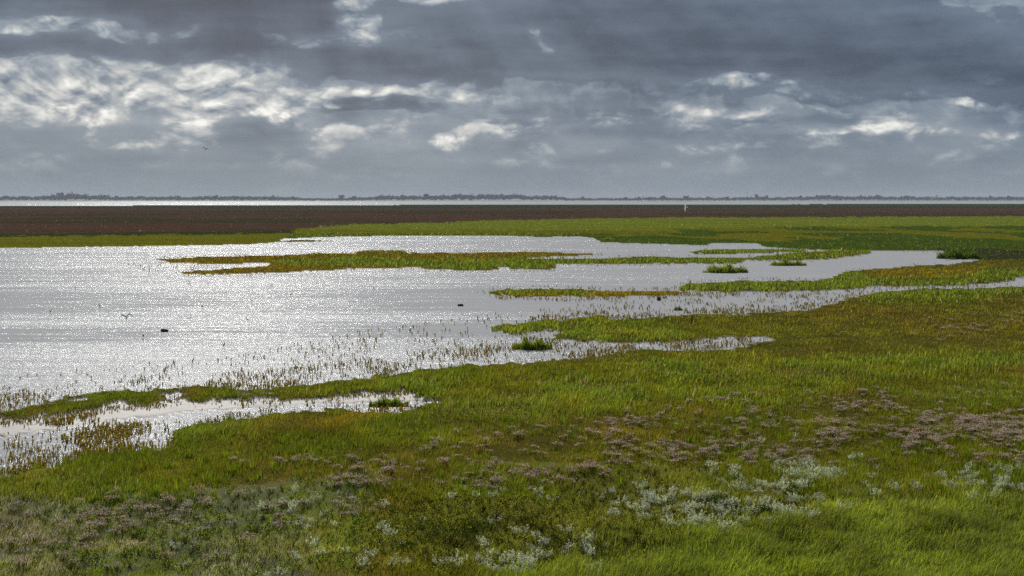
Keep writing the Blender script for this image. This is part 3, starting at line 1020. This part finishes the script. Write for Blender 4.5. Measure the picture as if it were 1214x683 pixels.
# ---- sea lavender
LV = [([(560, 530), (700, 500), (900, 470), (1214, 455), (1480, 450), (1480, 552), (1000, 560), (700, 566), (500, 575), (400, 590)], .008), ([(0, 690), (0, 605), (240, 585), (430, 565), (430, 610), (300, 660), (200, 690)], .0018),
      ([(600, 520), (720, 505), (850, 492), (1000, 478), (1100, 486), (1214, 478), (1480, 470), (1480, 540), (1214, 536), (1000, 545), (880, 556), (700, 540)], .0085),
      ([(870, 512), (1000, 500), (1214, 500), (1480, 498), (1480, 530), (1100, 530), (900, 535)], .012),
      ([(430, 545), (620, 515), (800, 530), (900, 560), (620, 590), (480, 590), (380, 582)], .0050),
      ([(850, 412), (925, 405), (1000, 399), (1100, 397), (1214, 372), (1480, 368), (1480, 412), (1000, 408), (880, 416)], .020),
      ([(1090, 378), (1214, 374), (1480, 372), (1480, 400), (1100, 396)], .014),
      ([(260, 552), (420, 540), (420, 556), (260, 560)], .006), ([(540, 520), (640, 512), (640, 526), (540, 530)], .008),
      ([(120, 610), (300, 590), (420, 572), (440, 600), (200, 640), (60, 640), (0, 660), (0, 612)], .0020),
      ([(0, 640), (160, 630), (100, 683), (0, 690)], .002), ([(380, 600), (470, 605), (470, 625), (390, 622)], .006),
      ([(1000, 470), (1120, 462), (1120, 480), (1000, 482)], .004), ([(720, 505), (900, 480), (900, 500), (720, 520)], .005)]
LV = [(p, d * (3.2 if i != 1 else 1.6)) for i, (p, d) in enumerate(LV)]
lu, lv = dens(LV, None)
ok = is_land(lu, lv); lu, lv = lu[ok], lv[ok]
lx, ly = G(lu, lv)
cl = fbm(lx * 0.45, ly * 0.30, 83, 4)
ok = RNG.random(len(lu)) < np.clip((cl - 0.40) * 2.6, 0.10, 1)
lu, lv, lx, ly = lu[ok], lv[ok], lx[ok], ly[ok]
lz = ground_z(lx, ly, lu, lv)
ls = RNG.uniform(.5, 1.25, len(lu))
L_T, L_CUT = [], []
for i in range(7):
    L_T.append(lavender(100 + i)); L_CUT.append(lavender.cut)
order = np.argsort(ly / ls)
inview = order[(lu[order] > -10) & (lu[order] < 1224) & (lv[order] < 690)]
solo = inview[:290]
rest = np.setdiff1d(np.arange(len(lu)), solo)
individuals('sea_lavender', [tmesh('sea_lavender', split_template(t, c)[0], M_HERB) for t, c in zip(L_T, L_CUT)], lx[solo], ly[solo], lz[solo], ls[solo],
            zone_labels(lu[solo], lv[solo], [([(-20, 560), (430, 560), (430, 700), (-20, 700)], 'faded sea lavender clump in the grey green purslane turf'), ([(430, 560), (1240, 560), (1240, 700), (430, 700)], 'sea lavender clump beside the silvery wormwood'),
                        ([(850, 440), (1240, 440), (1240, 560), (850, 560)], 'domed purple sea lavender clump in the broad drift behind the wormwood'), ([(430, 480), (850, 480), (850, 560), (430, 560)], 'brownish purple sea lavender clump in the scattered drift beyond the dark bush')],
                        'small sea lavender clump at the edge of the brown sward'), 'sea lavender', 'sea lavender clumps in the turf', [tmesh('flower_spray', split_template(t, c)[1], M_FLOWER) for t, c in zip(L_T, L_CUT)])
tag(scatter('sea_lavender_drift', L_T, lx[rest], ly[rest], lz[rest], ls[rest], M_FLOWER), 'distant drift of faded purple sea lavender across the marsh', 'sea lavender', kind='stuff')
print('lavender', len(lu), 'glasswort', len(pu))

# ---- silvery sea wormwood
WW = [([(760, 600), (800, 575), (880, 590), (960, 575), (975, 600), (960, 622), (860, 625), (780, 615)], .020),
      ([(870, 572), (960, 556), (1070, 558), (1075, 576), (980, 582), (900, 585)], .016),
      ([(1140, 572), (1214, 556), (1480, 550), (1480, 588), (1214, 586), (1150, 586)], .014),
      ([(330, 690), (350, 660), (440, 632), (460, 640), (420, 660), (390, 690)], .025),
      ([(545, 668), (620, 655), (700, 650), (700, 664), (640, 680), (560, 684)], .010),
      ([(700, 590), (770, 585), (770, 605), (710, 606)], .010), ([(860, 530), (960, 520), (960, 535), (870, 540)], .008),
      ([(420, 590), (640, 575), (760, 580), (760, 598), (460, 606)], .003), ([(180, 600), (420, 575), (425, 640), (200, 660)], .0035)]
WW = [(p, d * (1.15 if i < 3 else .75)) for i, (p, d) in enumerate(WW)] + [([(700, 620), (760, 575), (880, 550), (1090, 545), (1090, 590), (980, 625), (800, 640)], .012), ([(300, 690), (360, 640), (520, 620), (720, 640), (720, 690)], .004), ([(1080, 600), (1100, 560), (1480, 540), (1480, 600)], .008)]
wu, wv = dens(WW, None)
qx, qy = G(wu, wv)
ok = RNG.random(len(wu)) < np.clip((fbm(qx * .7, qy * .5, 85, 4) - .40) * 6, .08, 1)
wu, wv = wu[ok], wv[ok]
wx_, wy_ = G(wu, wv)
wz = ground_z(wx_, wy_, wu, wv)
ws = RNG.uniform(.45, 1.1, len(wu))
W_T = [wormwood(200 + i) for i in range(6)]
order = np.argsort(wy_ / ws)
inview = order[(wu[order] > -10) & (wu[order] < 1224) & (wv[order] < 690)]
solo = inview[:280]
rest = np.setdiff1d(np.arange(len(wu)), solo)
individuals('sea_wormwood', [tmesh('sea_wormwood', t, M_SILVER) for t in W_T], wx_[solo], wy_[solo], wz[solo], ws[solo],
            zone_labels(wu[solo], wv[solo], [([(-20, 560), (480, 560), (480, 700), (-20, 700)], 'silvery wormwood clump along the bank beside the purslane turf'), ([(480, 630), (760, 630), (760, 700), (480, 700)], 'pale wormwood clump in front of the wide dark bush'),
                        ([(700, 540), (1000, 540), (1000, 640), (700, 640)], 'silvery wormwood clump in the large pale bank around the small dark bushes'), ([(1000, 530), (1240, 530), (1240, 640), (1000, 640)], 'silvery wormwood clump behind the long matted grass')],
                        'small silvery wormwood clump scattered among green herbs'), 'wormwood', 'silvery wormwood clumps')
if len(rest):
    tag(scatter('wormwood_drift', W_T, wx_[rest], wy_[rest], wz[rest], ws[rest], M_SILVER), 'thin haze of silvery wormwood leaves between the herbs', 'wormwood', kind='stuff')
print('wormwood', len(wu))

# ---- leafy herbs (stuff) and dark bushes (things)
HB = [([(430, 600), (600, 560), (900, 560), (1000, 600), (700, 640), (430, 640)], .02), ([(400, 690), (420, 620), (560, 590), (760, 600), (960, 590), (980, 620), (820, 650), (640, 668), (520, 690)], .050),
      ([(0, 690), (0, 610), (200, 596), (430, 570), (560, 600), (430, 625), (400, 690)], .028),
      ([(960, 590), (1214, 585), (1214, 600), (1000, 615)], .02), ([(440, 580), (900, 555), (900, 590), (450, 605)], .02)]
hu, hv = dens(HB, None)
hx, hy = G(hu, hv)
hz_ = ground_z(hx, hy, hu, hv)
H_T = [leafy(300 + i, .17, .17, C['lime'] * .9, 38, (.022, .038)) for i in range(5)]
tint = np.where((hu < 430)[:, None], np.array((.95, 1.15, 1.2))[None], np.ones((1, 3)))
dark = np.clip((fbm(hx * .7, hy * .5, 87, 4, .65) - .5) * 9, 0, 1)[:, None]
tint = tint * (1.12 - .6 * dark)
tag(scatter('leafy_herbs', H_T, hx, hy, hz_, RNG.uniform(.6, 1.25, len(hu)), M_HERB, tint), 'low leafy green herbs filling the near turf', 'herbs', kind='stuff')
yf = RNG.random(len(hu)) < .035
yf &= (hu > 480)
Y_S = 1.6
Y_T = [t_join([leafquad((random.gauss(0, .012), random.gauss(0, .012), .2 + random.gauss(0, .01)), (random.gauss(0, 1), random.gauss(0, 1), .4), (0, .3, 1), .022, .018, np.array((.55, .45, .02))) for _ in range(4)]
              + [cone((0, 0, 0), (0, 0, .2), .002, .002, C['grn'])]) for _ in range(3)]
tag(scatter('yellow_flowers', Y_T, hx[yf], hy[yf], hz_[yf], RNG.uniform(1.2, 2.0, yf.sum()), M_FLOWER), 'tiny yellow flowers dotted through the leafy herbs', 'flowers', kind='stuff')

BU = [(515, 640, 1.5, .42, 'wide dark green leafy orache bush in front of the wormwood bank'), (560, 636, 1.3, .42, 'dense dark orache bush spreading beside the wide dark one'),
      (938, 592, .42, .40, 'small round blackish green bush alone in the yellow green herbs'), (850, 606, .55, .3, 'dark leafy bush between the silvery wormwood clumps'),
      (912, 611, .4, .28, 'small dark bush at the end of the wormwood bank'), (300, 640, .6, .25, 'low dark green bush in the grey purslane turf'),
      (480, 662, .5, .3, 'small dark bush at the foot of the wide orache bush')]
for i, (u, v, r, h, lb) in enumerate(BU):
    x, y = G(u, v)
    me = tmesh('orache_bush', leafy(400 + i, r * .6, h, C['corddark'] * (.6 if i in (2, 4) else .85), int(420 * r + 120), (.035, .065)), M_HERB)
    o = obj('orache_bush', me)
    o.location = (x, y, float(ground_z(np.array([x]), np.array([y]), np.array([u * 1.0]), np.array([v * 1.0]))[0]))
    tag(o, lb, 'bush')
o = obj('wormwood_bush', tmesh('wormwood_bush', wormwood(500, .28, .34), M_SILVER))
x, y = G(543, 674); o.location = (x, y, .1)
tag(o, 'round pale grey wormwood bush standing apart from the silvery bank', 'bush')

# ---- free standing grass islets
TU = [(631, 414.5, 24, 14, 'shaggy green grass tussock alone in open water beside the two green tongues', 4.0), (861, 323.5, 27, 9.5, 'smooth domed green grass islet in the lagoon', 5.0),
      (935, 315, 22, 6.5, 'flat topped green grass islet beside the long green spit', 5.0), (460, 482, 24, 9, 'small green grass islet inside the muddy pool', 3.0),
      (804, 368, 5, 4, 'tiny green tuft among stalks near the dark post', 1.0), (720, 284.5, 12, 2, 'low dark green islet off the far bank', 4.0),
      (1142, 307, 28, 12, 'tall dark green clump at the head of the lagoon', 3.0), (376, 302, 9, 2.5, 'little green tuft on the far edge of the golden island', 2.5)]
for i, (u, v, hw, hpx, lb, dep) in enumerate(TU):
    x, y = G(u, v)
    y += hw * y / F * .3
    rx = hw * y / F; h = hpx * y / F * .95
    ry = min(rx * .6, dep)
    n = int(160 + hw * 38)
    tx, ty, th, q, a = tussock(600 + i, rx, ry, h, n, None, None)
    cc = (C['cord'] * 1.15 if i != 6 else C['corddark'] * 1.2)[None] * RNG.lognormal(0, .25, (n, 1))
    o = blades('grass_tussock', tx, ty, np.full(n, 0.02), th, np.full(n, 1.2 * y / F) * RNG.uniform(.6, 1.3, n), cc, a + RNG.normal(0, .4, n), .15 + .6 * q * RNG.uniform(.4, 1.2, n), M_GRASS)
    o.location = (x, y, 0)
    tag(o, lb, 'grass tussock')
    # root mat of the islet
    m = 24; an = np.arange(m) * 2 * math.pi / m
    rr_ = 1 + .12 * np.sin(an * 3 + i) + .06 * np.sin(an * 7)
    v3 = np.concatenate([np.stack([np.cos(an) * rx * .98 * rr_, np.sin(an) * ry * .98 * rr_, np.full(m, -.1)], -1), np.stack([np.cos(an) * rx * .9 * rr_, np.sin(an) * ry * .9 * rr_, np.full(m, .04)], -1), [[0, 0, .06]]])
    f3 = []
    for j in range(m):
        kx = (j + 1) % m
        f3 += [(j, kx, m + kx), (j, m + kx, m + j), (m + j, m + kx, 2 * m)]
    obj('root_mat', mesh_np('root_mat', v3, np.array(f3), M_GROUND, np.tile(C['cord'] * .45, (len(v3), 1)), np.full(len(v3), .0)), o)


# ------------------------------------------------------------------ things in the water and on the marsh
def bm_obj(name, bm, m, parent=None):
    me = bpy.data.meshes.new(name); bm.to_mesh(me); bm.free(); me.materials.append(m)
    return obj(name, me, parent)


def log_mesh(l, w, h, seed):
    """a broken timber end: irregular hexagonal section, splintered ends"""
    r = random.Random(seed)
    bm = bmesh.new()
    rings = []
    for i in range(7):
        t_ = i / 6; x = (t_ - .5) * l
        k = .8 + .25 * math.sin(t_ * 3.1) if 0 < i < 6 else .62
        rings.append([bm.verts.new((x + (r.uniform(-.05, .05) * l if i in (0, 6) else 0), math.cos(a) * w * .5 * k * r.uniform(.9, 1.1), h * .45 + math.sin(a) * h * .5 * k * r.uniform(.9, 1.1)))
                      for a in [j * math.pi / 4 + .3 for j in range(8)]])
    for a, b in zip(rings, rings[1:]):
        for j in range(8): bm.faces.new((a[j], a[(j + 1) % 8], b[(j + 1) % 8], b[j]))
    bm.faces.new(rings[0][::-1]); bm.faces.new(rings[-1])
    return bm


for i, (u, v, wpx, hpx, lb) in enumerate([(195, 393.5, 8.5, 3.6, 'short black timber block lying in the open grey water'), (546, 363, 7, 2.6, 'dark flat driftwood piece at the edge of a white water streak'),
                                          (781, 356.5, 4.2, 4.2, 'small round black lump of wood in the water near the green strip')]):
    x, y = G(u, v)
    o = bm_obj('driftwood', log_mesh(wpx * y / F, .22, hpx * y / F * 1.15, 30 + i), M_WOOD)
    o.location = (x, y, -.02); o.rotation_euler = (0, 0, .1 * (i - 1))
    tag(o, lb, 'driftwood')

bm = bmesh.new()
prev = None
for i, (z, r_) in enumerate([(-.2, .045), (0, .045), (.28, .042), (.53, .04), (.55, .03)]):
    ring = [bm.verts.new((math.cos(a) * r_ + z * .04, math.sin(a) * r_, z)) for a in [j * math.pi / 4 for j in range(8)]]
    if prev:
        for j in range(8): bm.faces.new((prev[j], prev[(j + 1) % 8], ring[(j + 1) % 8], ring[j]))
    prev = ring
bm.faces.new(prev)
o = bm_obj('marker_post', bm, M_POST)
x, y = G(820, 386); o.location = (x, y, .1)
tag(o, 'thin dark upright post in the brown sward beside the water', 'post')


def loft(bm, sections):
    """closed tube through rings of (centre, half width vector, half height vector)"""
    prev = None; first = None
    for c, a, b in sections:
        c, a, b = Vector(c), Vector(a), Vector(b)
        ring = [bm.verts.new(c + a * math.cos(t_) + b * math.sin(t_)) for t_ in [j * math.pi / 4 for j in range(8)]]
        if prev:
            for j in range(8): bm.faces.new((prev[j], prev[(j + 1) % 8], ring[(j + 1) % 8], ring[j]))
        else: first = ring
        prev = ring
    bm.faces.new(first[::-1]); bm.faces.new(prev)


def gull_mesh(arch, sweep):
    """flying gull, span 1: body along +Y (head forward), wings bent at the wrist"""
    bm = bmesh.new()
    loft(bm, [((0, -.21, .0), (.035, 0, 0), (0, 0, .004)), ((0, -.15, 0), (.026, 0, 0), (0, 0, .012)), ((0, -.06, -.004), (.036, 0, 0), (0, 0, .034)), ((0, .04, -.006), (.042, 0, 0), (0, 0, .042)),
              ((0, .11, .002), (.028, 0, 0), (0, 0, .03)), ((0, .15, .01), (.024, 0, 0), (0, 0, .025)), ((0, .18, .008), (.014, 0, 0), (0, 0, .014)), ((0, .215, .002), (.004, 0, 0), (0, 0, .004))])
    for s in (-1, 1):
        secs = []
        for t_ in (0, .15, .35, .5, .7, .88, 1.0):
            x = s * t_ * .5 * (1 - .25 * abs(arch))
            z = .02 + arch * (.42 * t_ if t_ < .45 else .19 - .55 * (t_ - .45) * (1.0 if arch > 0 else -.6))
            yy = .05 + .10 * min(t_, .45) / .45 * sweep - .22 * max(0, t_ - .45) * sweep
            ch = .075 * (1 - .15 * t_) if t_ < .6 else .066 * (1.02 - (t_ - .6) / .4) + .004
            secs.append(((x, yy - ch * .4, z), (0, ch, 0), (0, 0, .007 * (1.1 - t_))))
        loft(bm, secs if s > 0 else secs)
    bmesh.ops.recalc_face_normals(bm, faces=bm.faces)
    return bm


# (u, v, distance, span, arch, sweep, heading, bank, material, label)
GU = [(150, 377, 80, 1.15, .9, .5, .2, -.12, M_GULL, 'pale gull with arched wings skimming low over the grey water'),
      (224.5, 337, 100, 1.0, .5, 1.2, 1.2, .9, M_GULL, 'small white gull diving towards the water below the golden island'),
      (762, 233, 150, .9, -.5, 1.0, 1.3, 1.1, M_GULL, 'white gull climbing against the far tree line'),
      (813, 245.5, 130, 1.0, .3, 1.0, 1.5, 1.35, M_GULL, 'white gull banking steeply over the dark brown flats'),
      (1109, 235.5, 110, 1.15, .8, .7, .5, -.3, M_GULL, 'white gull flapping in front of the far bright water line'),
      (243.5, 177, 170, 1.1, .6, .9, .35, .3, M_DARKF, 'dark bird gliding high in the grey sky'),
      (1003 - 84, 232.5, 300, .7, .4, .8, .6, .2, M_GULL, 'tiny pale gull far off above the tree line')]
for u, v, d, sp, arch, sw, hd, bk_, m, lb in GU[:6]:
    cx = (u - 607) / F; cy = (341.5 - v) / F
    c, s = math.cos(PITCH), math.sin(PITCH)
    o = bm_obj('dark_bird' if m is M_DARKF else 'gull', gull_mesh(arch, sw), m)
    o.location = (cx * d, (c + cy * s) * d, CAMH + (-s + cy * c) * d)
    o.rotation_euler = (.55, bk_, hd)
    o.scale = (sp,) * 3
    tag(o, lb, 'bird')


def wader():
    bm = bmesh.new()
    loft(bm, [((-.13, 0, .15), (0, .012, 0), (0, 0, .008)), ((-.07, 0, .155), (0, .032, 0), (.008, 0, .032)), ((0, 0, .165), (0, .042, 0), (.01, 0, .042)), ((.055, 0, .19), (0, .03, 0), (.02, 0, .026)),
              ((.075, 0, .225), (0, .017, 0), (.016, 0, .012)), ((.088, 0, .25), (0, .02, 0), (.012, 0, .02)), ((.108, 0, .25), (0, .012, 0), (.004, 0, .012)), ((.115, 0, .249), (0, .004, 0), (0, 0, .004)),
              ((.16, 0, .24), (0, .0025, 0), (0, 0, .0025))])
    for s in (-1, 1):
        loft(bm, [((0, s * .015, .14), (.007, 0, 0), (0, .007, 0)), ((-.012, s * .015, .075), (.004, 0, 0), (0, .004, 0)), ((.004, s * .015, -.05), (.004, 0, 0), (0, .004, 0))])
    bmesh.ops.recalc_face_normals(bm, faces=bm.faces)
    return bm


me_w = None
WD = [(265.5, 413), (90, 344), (118, 365.5), (293, 382), (322, 341), (298, 359), (700, 282.5), (443, 344), (345, 352), (60, 372), (240, 366), (472, 333), (640, 287), (170, 402), (515, 293), (720, 295.5)]
for i, (u, v) in enumerate(WD):
    x, y = G(u, v)
    if me_w is None:
        o = bm_obj('wader', wader(), M_DARKF); me_w = o.data
    else: o = obj('wader', me_w)
    o.location = (x, y, 0); o.rotation_euler = (0, 0, random.uniform(0, 6.28)); o.scale = (1.15,) * 3
    tag(o, 'small dark wading bird standing in the shallow grey water' if i else 'dark upright wading bird standing alone where the water glitters white', 'bird', 'waders feeding in the water')


def resting_gull():
    bm = bmesh.new()
    loft(bm, [((-.24, 0, .17), (0, .01, 0), (0, 0, .006)), ((-.14, 0, .165), (0, .045, 0), (.01, 0, .035)), ((-.02, 0, .16), (0, .07, 0), (.01, 0, .065)), ((.09, 0, .19), (0, .05, 0), (.03, 0, .05)),
              ((.12, 0, .25), (0, .03, 0), (.03, 0, .01)), ((.14, 0, .28), (0, .034, 0), (.014, 0, .034)), ((.175, 0, .28), (0, .02, 0), (0, 0, .02)), ((.22, 0, .27), (0, .005, 0), (0, 0, .005))])
    for s in (-1, 1):
        loft(bm, [((0, s * .025, .12), (.008, 0, 0), (0, .008, 0)), ((0, s * .025, -.02), (.006, 0, 0), (0, .006, 0))])
    bmesh.ops.recalc_face_normals(bm, faces=bm.faces)
    return bm


RG = [(32, 275), (67, 263), (120, 263.3), (124, 262.8), (178, 252.5), (225, 260.3), (240, 260.3), (277, 260.3), (327, 260), (333, 259.8), (337, 259.9), (340, 259.6), (346, 260), (357, 259.5), (364, 259.8), (166, 275.5), (250, 281), (380, 270),
      (590, 257), (1103, 256), (86, 262.5), (98, 263)]
me_r = None
for i, (u, v) in enumerate(RG):
    x, y = G(u, v)
    if me_r is None:
        o = bm_obj('resting_gull', resting_gull(), M_WHITE); me_r = o.data
    else: o = obj('resting_gull', me_r)
    o.location = (x, y, .12); o.rotation_euler = (0, 0, random.uniform(0, 6.28)); o.scale = (1.5,) * 3
    tag(o, 'tiny white gull resting on the dark red brown flats', 'bird', 'gulls resting on the far flats')

# ------------------------------------------------------------------ far shore
SH_Y = 8000.0
n = 120
xs = np.linspace(-6800, 6800, n)
edge = SH_Y + 60 * np.sin(xs * .0021) + 40 * np.sin(xs * .0071 + 1)
prof = [(0, -.3), (25, 1.6), (200, 2.4), (900, 3.2), (3500, 4.0)]
v3 = np.concatenate([np.stack([xs, edge + d, np.full(n, z)], -1) for d, z in prof])
ii = np.arange(n * len(prof)).reshape(len(prof), n)
q = np.stack([ii[:-1, :-1], ii[:-1, 1:], ii[1:, 1:], ii[1:, :-1]], -1).reshape(-1, 4)
tag(obj('far_shore', mesh_np('far_shore', v3, q, M_SHORE, fs=4)), 'low far shore beyond the bright water', 'shore', kind='structure')


def crown(seed, n=70, w=1.0, h=1.0):
    """tree crown of leaf clumps: many small tilted faces spread through an uneven volume, unit size"""
    r = np.random.default_rng(seed)
    lob = np.stack([r.uniform(-.34, .34, 6), r.uniform(-.34, .34, 6), r.uniform(.38, .74, 6)], -1)
    vs, fs = [], []
    for i in range(n):
        c = lob[r.integers(0, 6)] + r.normal(0, 1, 3) * (.11, .11, .10)
        c[2] = max(c[2], .1)
        a, b = r.normal(0, 1, 3), r.normal(0, 1, 3)
        a /= np.linalg.norm(a); b = np.cross(a, b); b /= np.linalg.norm(b)
        s = r.uniform(.08, .17)
        vs += [c + a * s, c - a * s * .5 + b * s * .8, c - a * s * .5 - b * s * .8]
        fs.append((i * 3, i * 3 + 1, i * 3 + 2))
    return np.array(vs) * (w, w, h), np.array(fs)


TC = [crown(i, 85) for i in range(6)]
wd_x, wd_y, wd_s, wd_h = [], [], [], []
x = -4800.0
while x < 4800:
    u = 607 + F * x / SH_Y
    base = np.interp(u, [-400, 0, 60, 75, 85, 130, 190, 250, 300, 345, 355, 395, 415, 480, 520, 560, 640, 660, 680, 700, 760, 900, 1000, 1214, 1600],
                     [9, 9, 10, 17, 15, 10, 10, 9, 9, 8, 3, 4, 8, 12, 10, 14, 11, 10, 3, 6, 7, 8, 10, 8, 8])
    base *= 0.75 + .5 * float(fbm(np.array([x * .012]), np.array([3.0]), 5, 4)[0])
    for row in range(2):
        wd_x.append(x + random.uniform(-8, 8)); wd_y.append(SH_Y + 140 + row * 60 + random.uniform(-20, 20))
        hh = max(base, 6.0) * 2.5 * random.uniform(.8, 1.15)
        wd_h.append(hh); wd_s.append(random.uniform(22, 42))
    x += 11
vs, fs, nn = [], [], 0
for x, y, s, h in zip(wd_x, wd_y, wd_s, wd_h):
    tv, tf = TC[random.randrange(6)]
    vs.append(np.stack([tv[:, 0] * s + x, tv[:, 1] * s + y, tv[:, 2] * h * 1.15 + 1.2], -1)); fs.append(tf + nn); nn += len(tv)
tag(obj('distant_woodland', mesh_np('distant_woodland', np.concatenate(vs), np.concatenate(fs), M_TREE)), 'long low belt of woodland along the far shore', 'woodland', kind='stuff')

tree_me = [mesh_np('crown', *crown(40 + i, 200), M_TREE) for i in range(5)]
trunk_me = mesh_np('trunk', *cone((0, 0, -.15), (0, 0, .5), .035, .02, (0, 0, 0), 6)[:2], M_BARK)
TR = [(897, 20, 9), (907, 15, 12), (861, 13, 14), (785, 15, 16), (813, 14, 14), (840, 13, 14), (948, 14, 13), (958, 13, 11), (970, 17, 14), (981, 16, 12), (1019, 17, 12), (1040, 16, 18), (1174, 15, 12), (1195, 14, 14),
      (506, 19, 12), (516, 16, 13), (527, 17, 14), (478, 18, 12), (540, 18, 16), (547, 17, 14), (558, 14, 16), (256, 16, 12), (213, 15, 12), (140, 15, 10), (72, 22, 18), (62, 19, 18), (80, 18, 14), (8, 16, 12), (30, 14, 14),
      (405, 16, 14), (418, 14, 18), (323, 15, 12), (456, 15, 20), (1098, 12, 12), (1075, 14, 14), (1125, 12, 12), (690, 12, 10), (742, 11, 10), (757, 12, 8), (770, 11, 10), (1145, 13, 12), (990, 15, 14)]
for i, (u, h, w) in enumerate(TR):
    yy = SH_Y + 110
    e = bpy.data.objects.new('far_tree', None); COL.objects.link(e)
    e.location = ((u - 607) / F * yy, yy, 1.8); e.scale = (w * 2.4, w * 2.4, h * 2.3); e.rotation_euler = (0, 0, random.uniform(0, 6.28))
    obj('crown', tree_me[i % 5], e); obj('trunk', trunk_me, e)
    tag(e, 'taller dark tree rising above the belt of woodland on the far shore', 'tree', 'trees standing out on the far shore')

# wind turbine far behind the shore
tb = bpy.data.objects.new('wind_turbine', None); COL.objects.link(tb)
yy = 10500.0
tb.location = ((885.5 - 607) / F * yy, yy, 3.5)
tag(tb, 'faint slender wind turbine far behind the far shore', 'wind turbine')
obj('tower', mesh_np('tower', *cone((0, 0, 0), (0, 0, 54), 2.2, 1.4, (0, 0, 0), 10)[:2], M_TURB), tb)
bm = bmesh.new(); loft(bm, [((0, 2, 54.8), (1.0, 0, 0), (0, 0, 1.0)), ((0, -1.6, 54.8), (1.2, 0, 0), (0, 0, 1.2)), ((0, -2.6, 54.8), (.4, 0, 0), (0, 0, .4))])
bm_obj('nacelle', bm, M_TURB, tb)
bm = bmesh.new(); loft(bm, [((0, 0, 0), (.5, 0, 0), (0, .35, 0)), ((0, 0, 4), (1.4, 0, 0), (0, .4, 0)), ((0, 0, 21), (.4, 0, 0), (0, .12, 0))])
b0 = bm_obj('blade', bm, M_TURB, tb)
for i in range(3):
    b_ = b0 if i == 0 else b0.copy()
    if i: COL.objects.link(b_)
    b_.location = (0, -2.4, 54.8); b_.rotation_euler = (0, .6 + i * 2.094, 0)

# ------------------------------------------------------------------ haze: thin bright sea air over everything
M_HAZE, t = mat('sea_haze')
vol = t.nodes.new('ShaderNodeVolumePrincipled')
vol.inputs['Color'].default_value = (0.78, 0.86, 1.0, 1)
vol.inputs['Density'].default_value = 0.000045
vol.inputs['Anisotropy'].default_value = 0.0
om = t.nodes.new('ShaderNodeOutputMaterial')
t.links.new(vol.outputs[0], om.inputs['Volume'])
bm = bmesh.new()
bmesh.ops.create_cube(bm, size=1.0)
o = bm_obj('haze', bm, M_HAZE)
o.scale = (23900, 13800, 66.0)
o.location = (0, 6800, -1.9 + 33.0)
tag(o, 'thin pale haze in the air over the marsh and water', 'haze', kind='stuff')
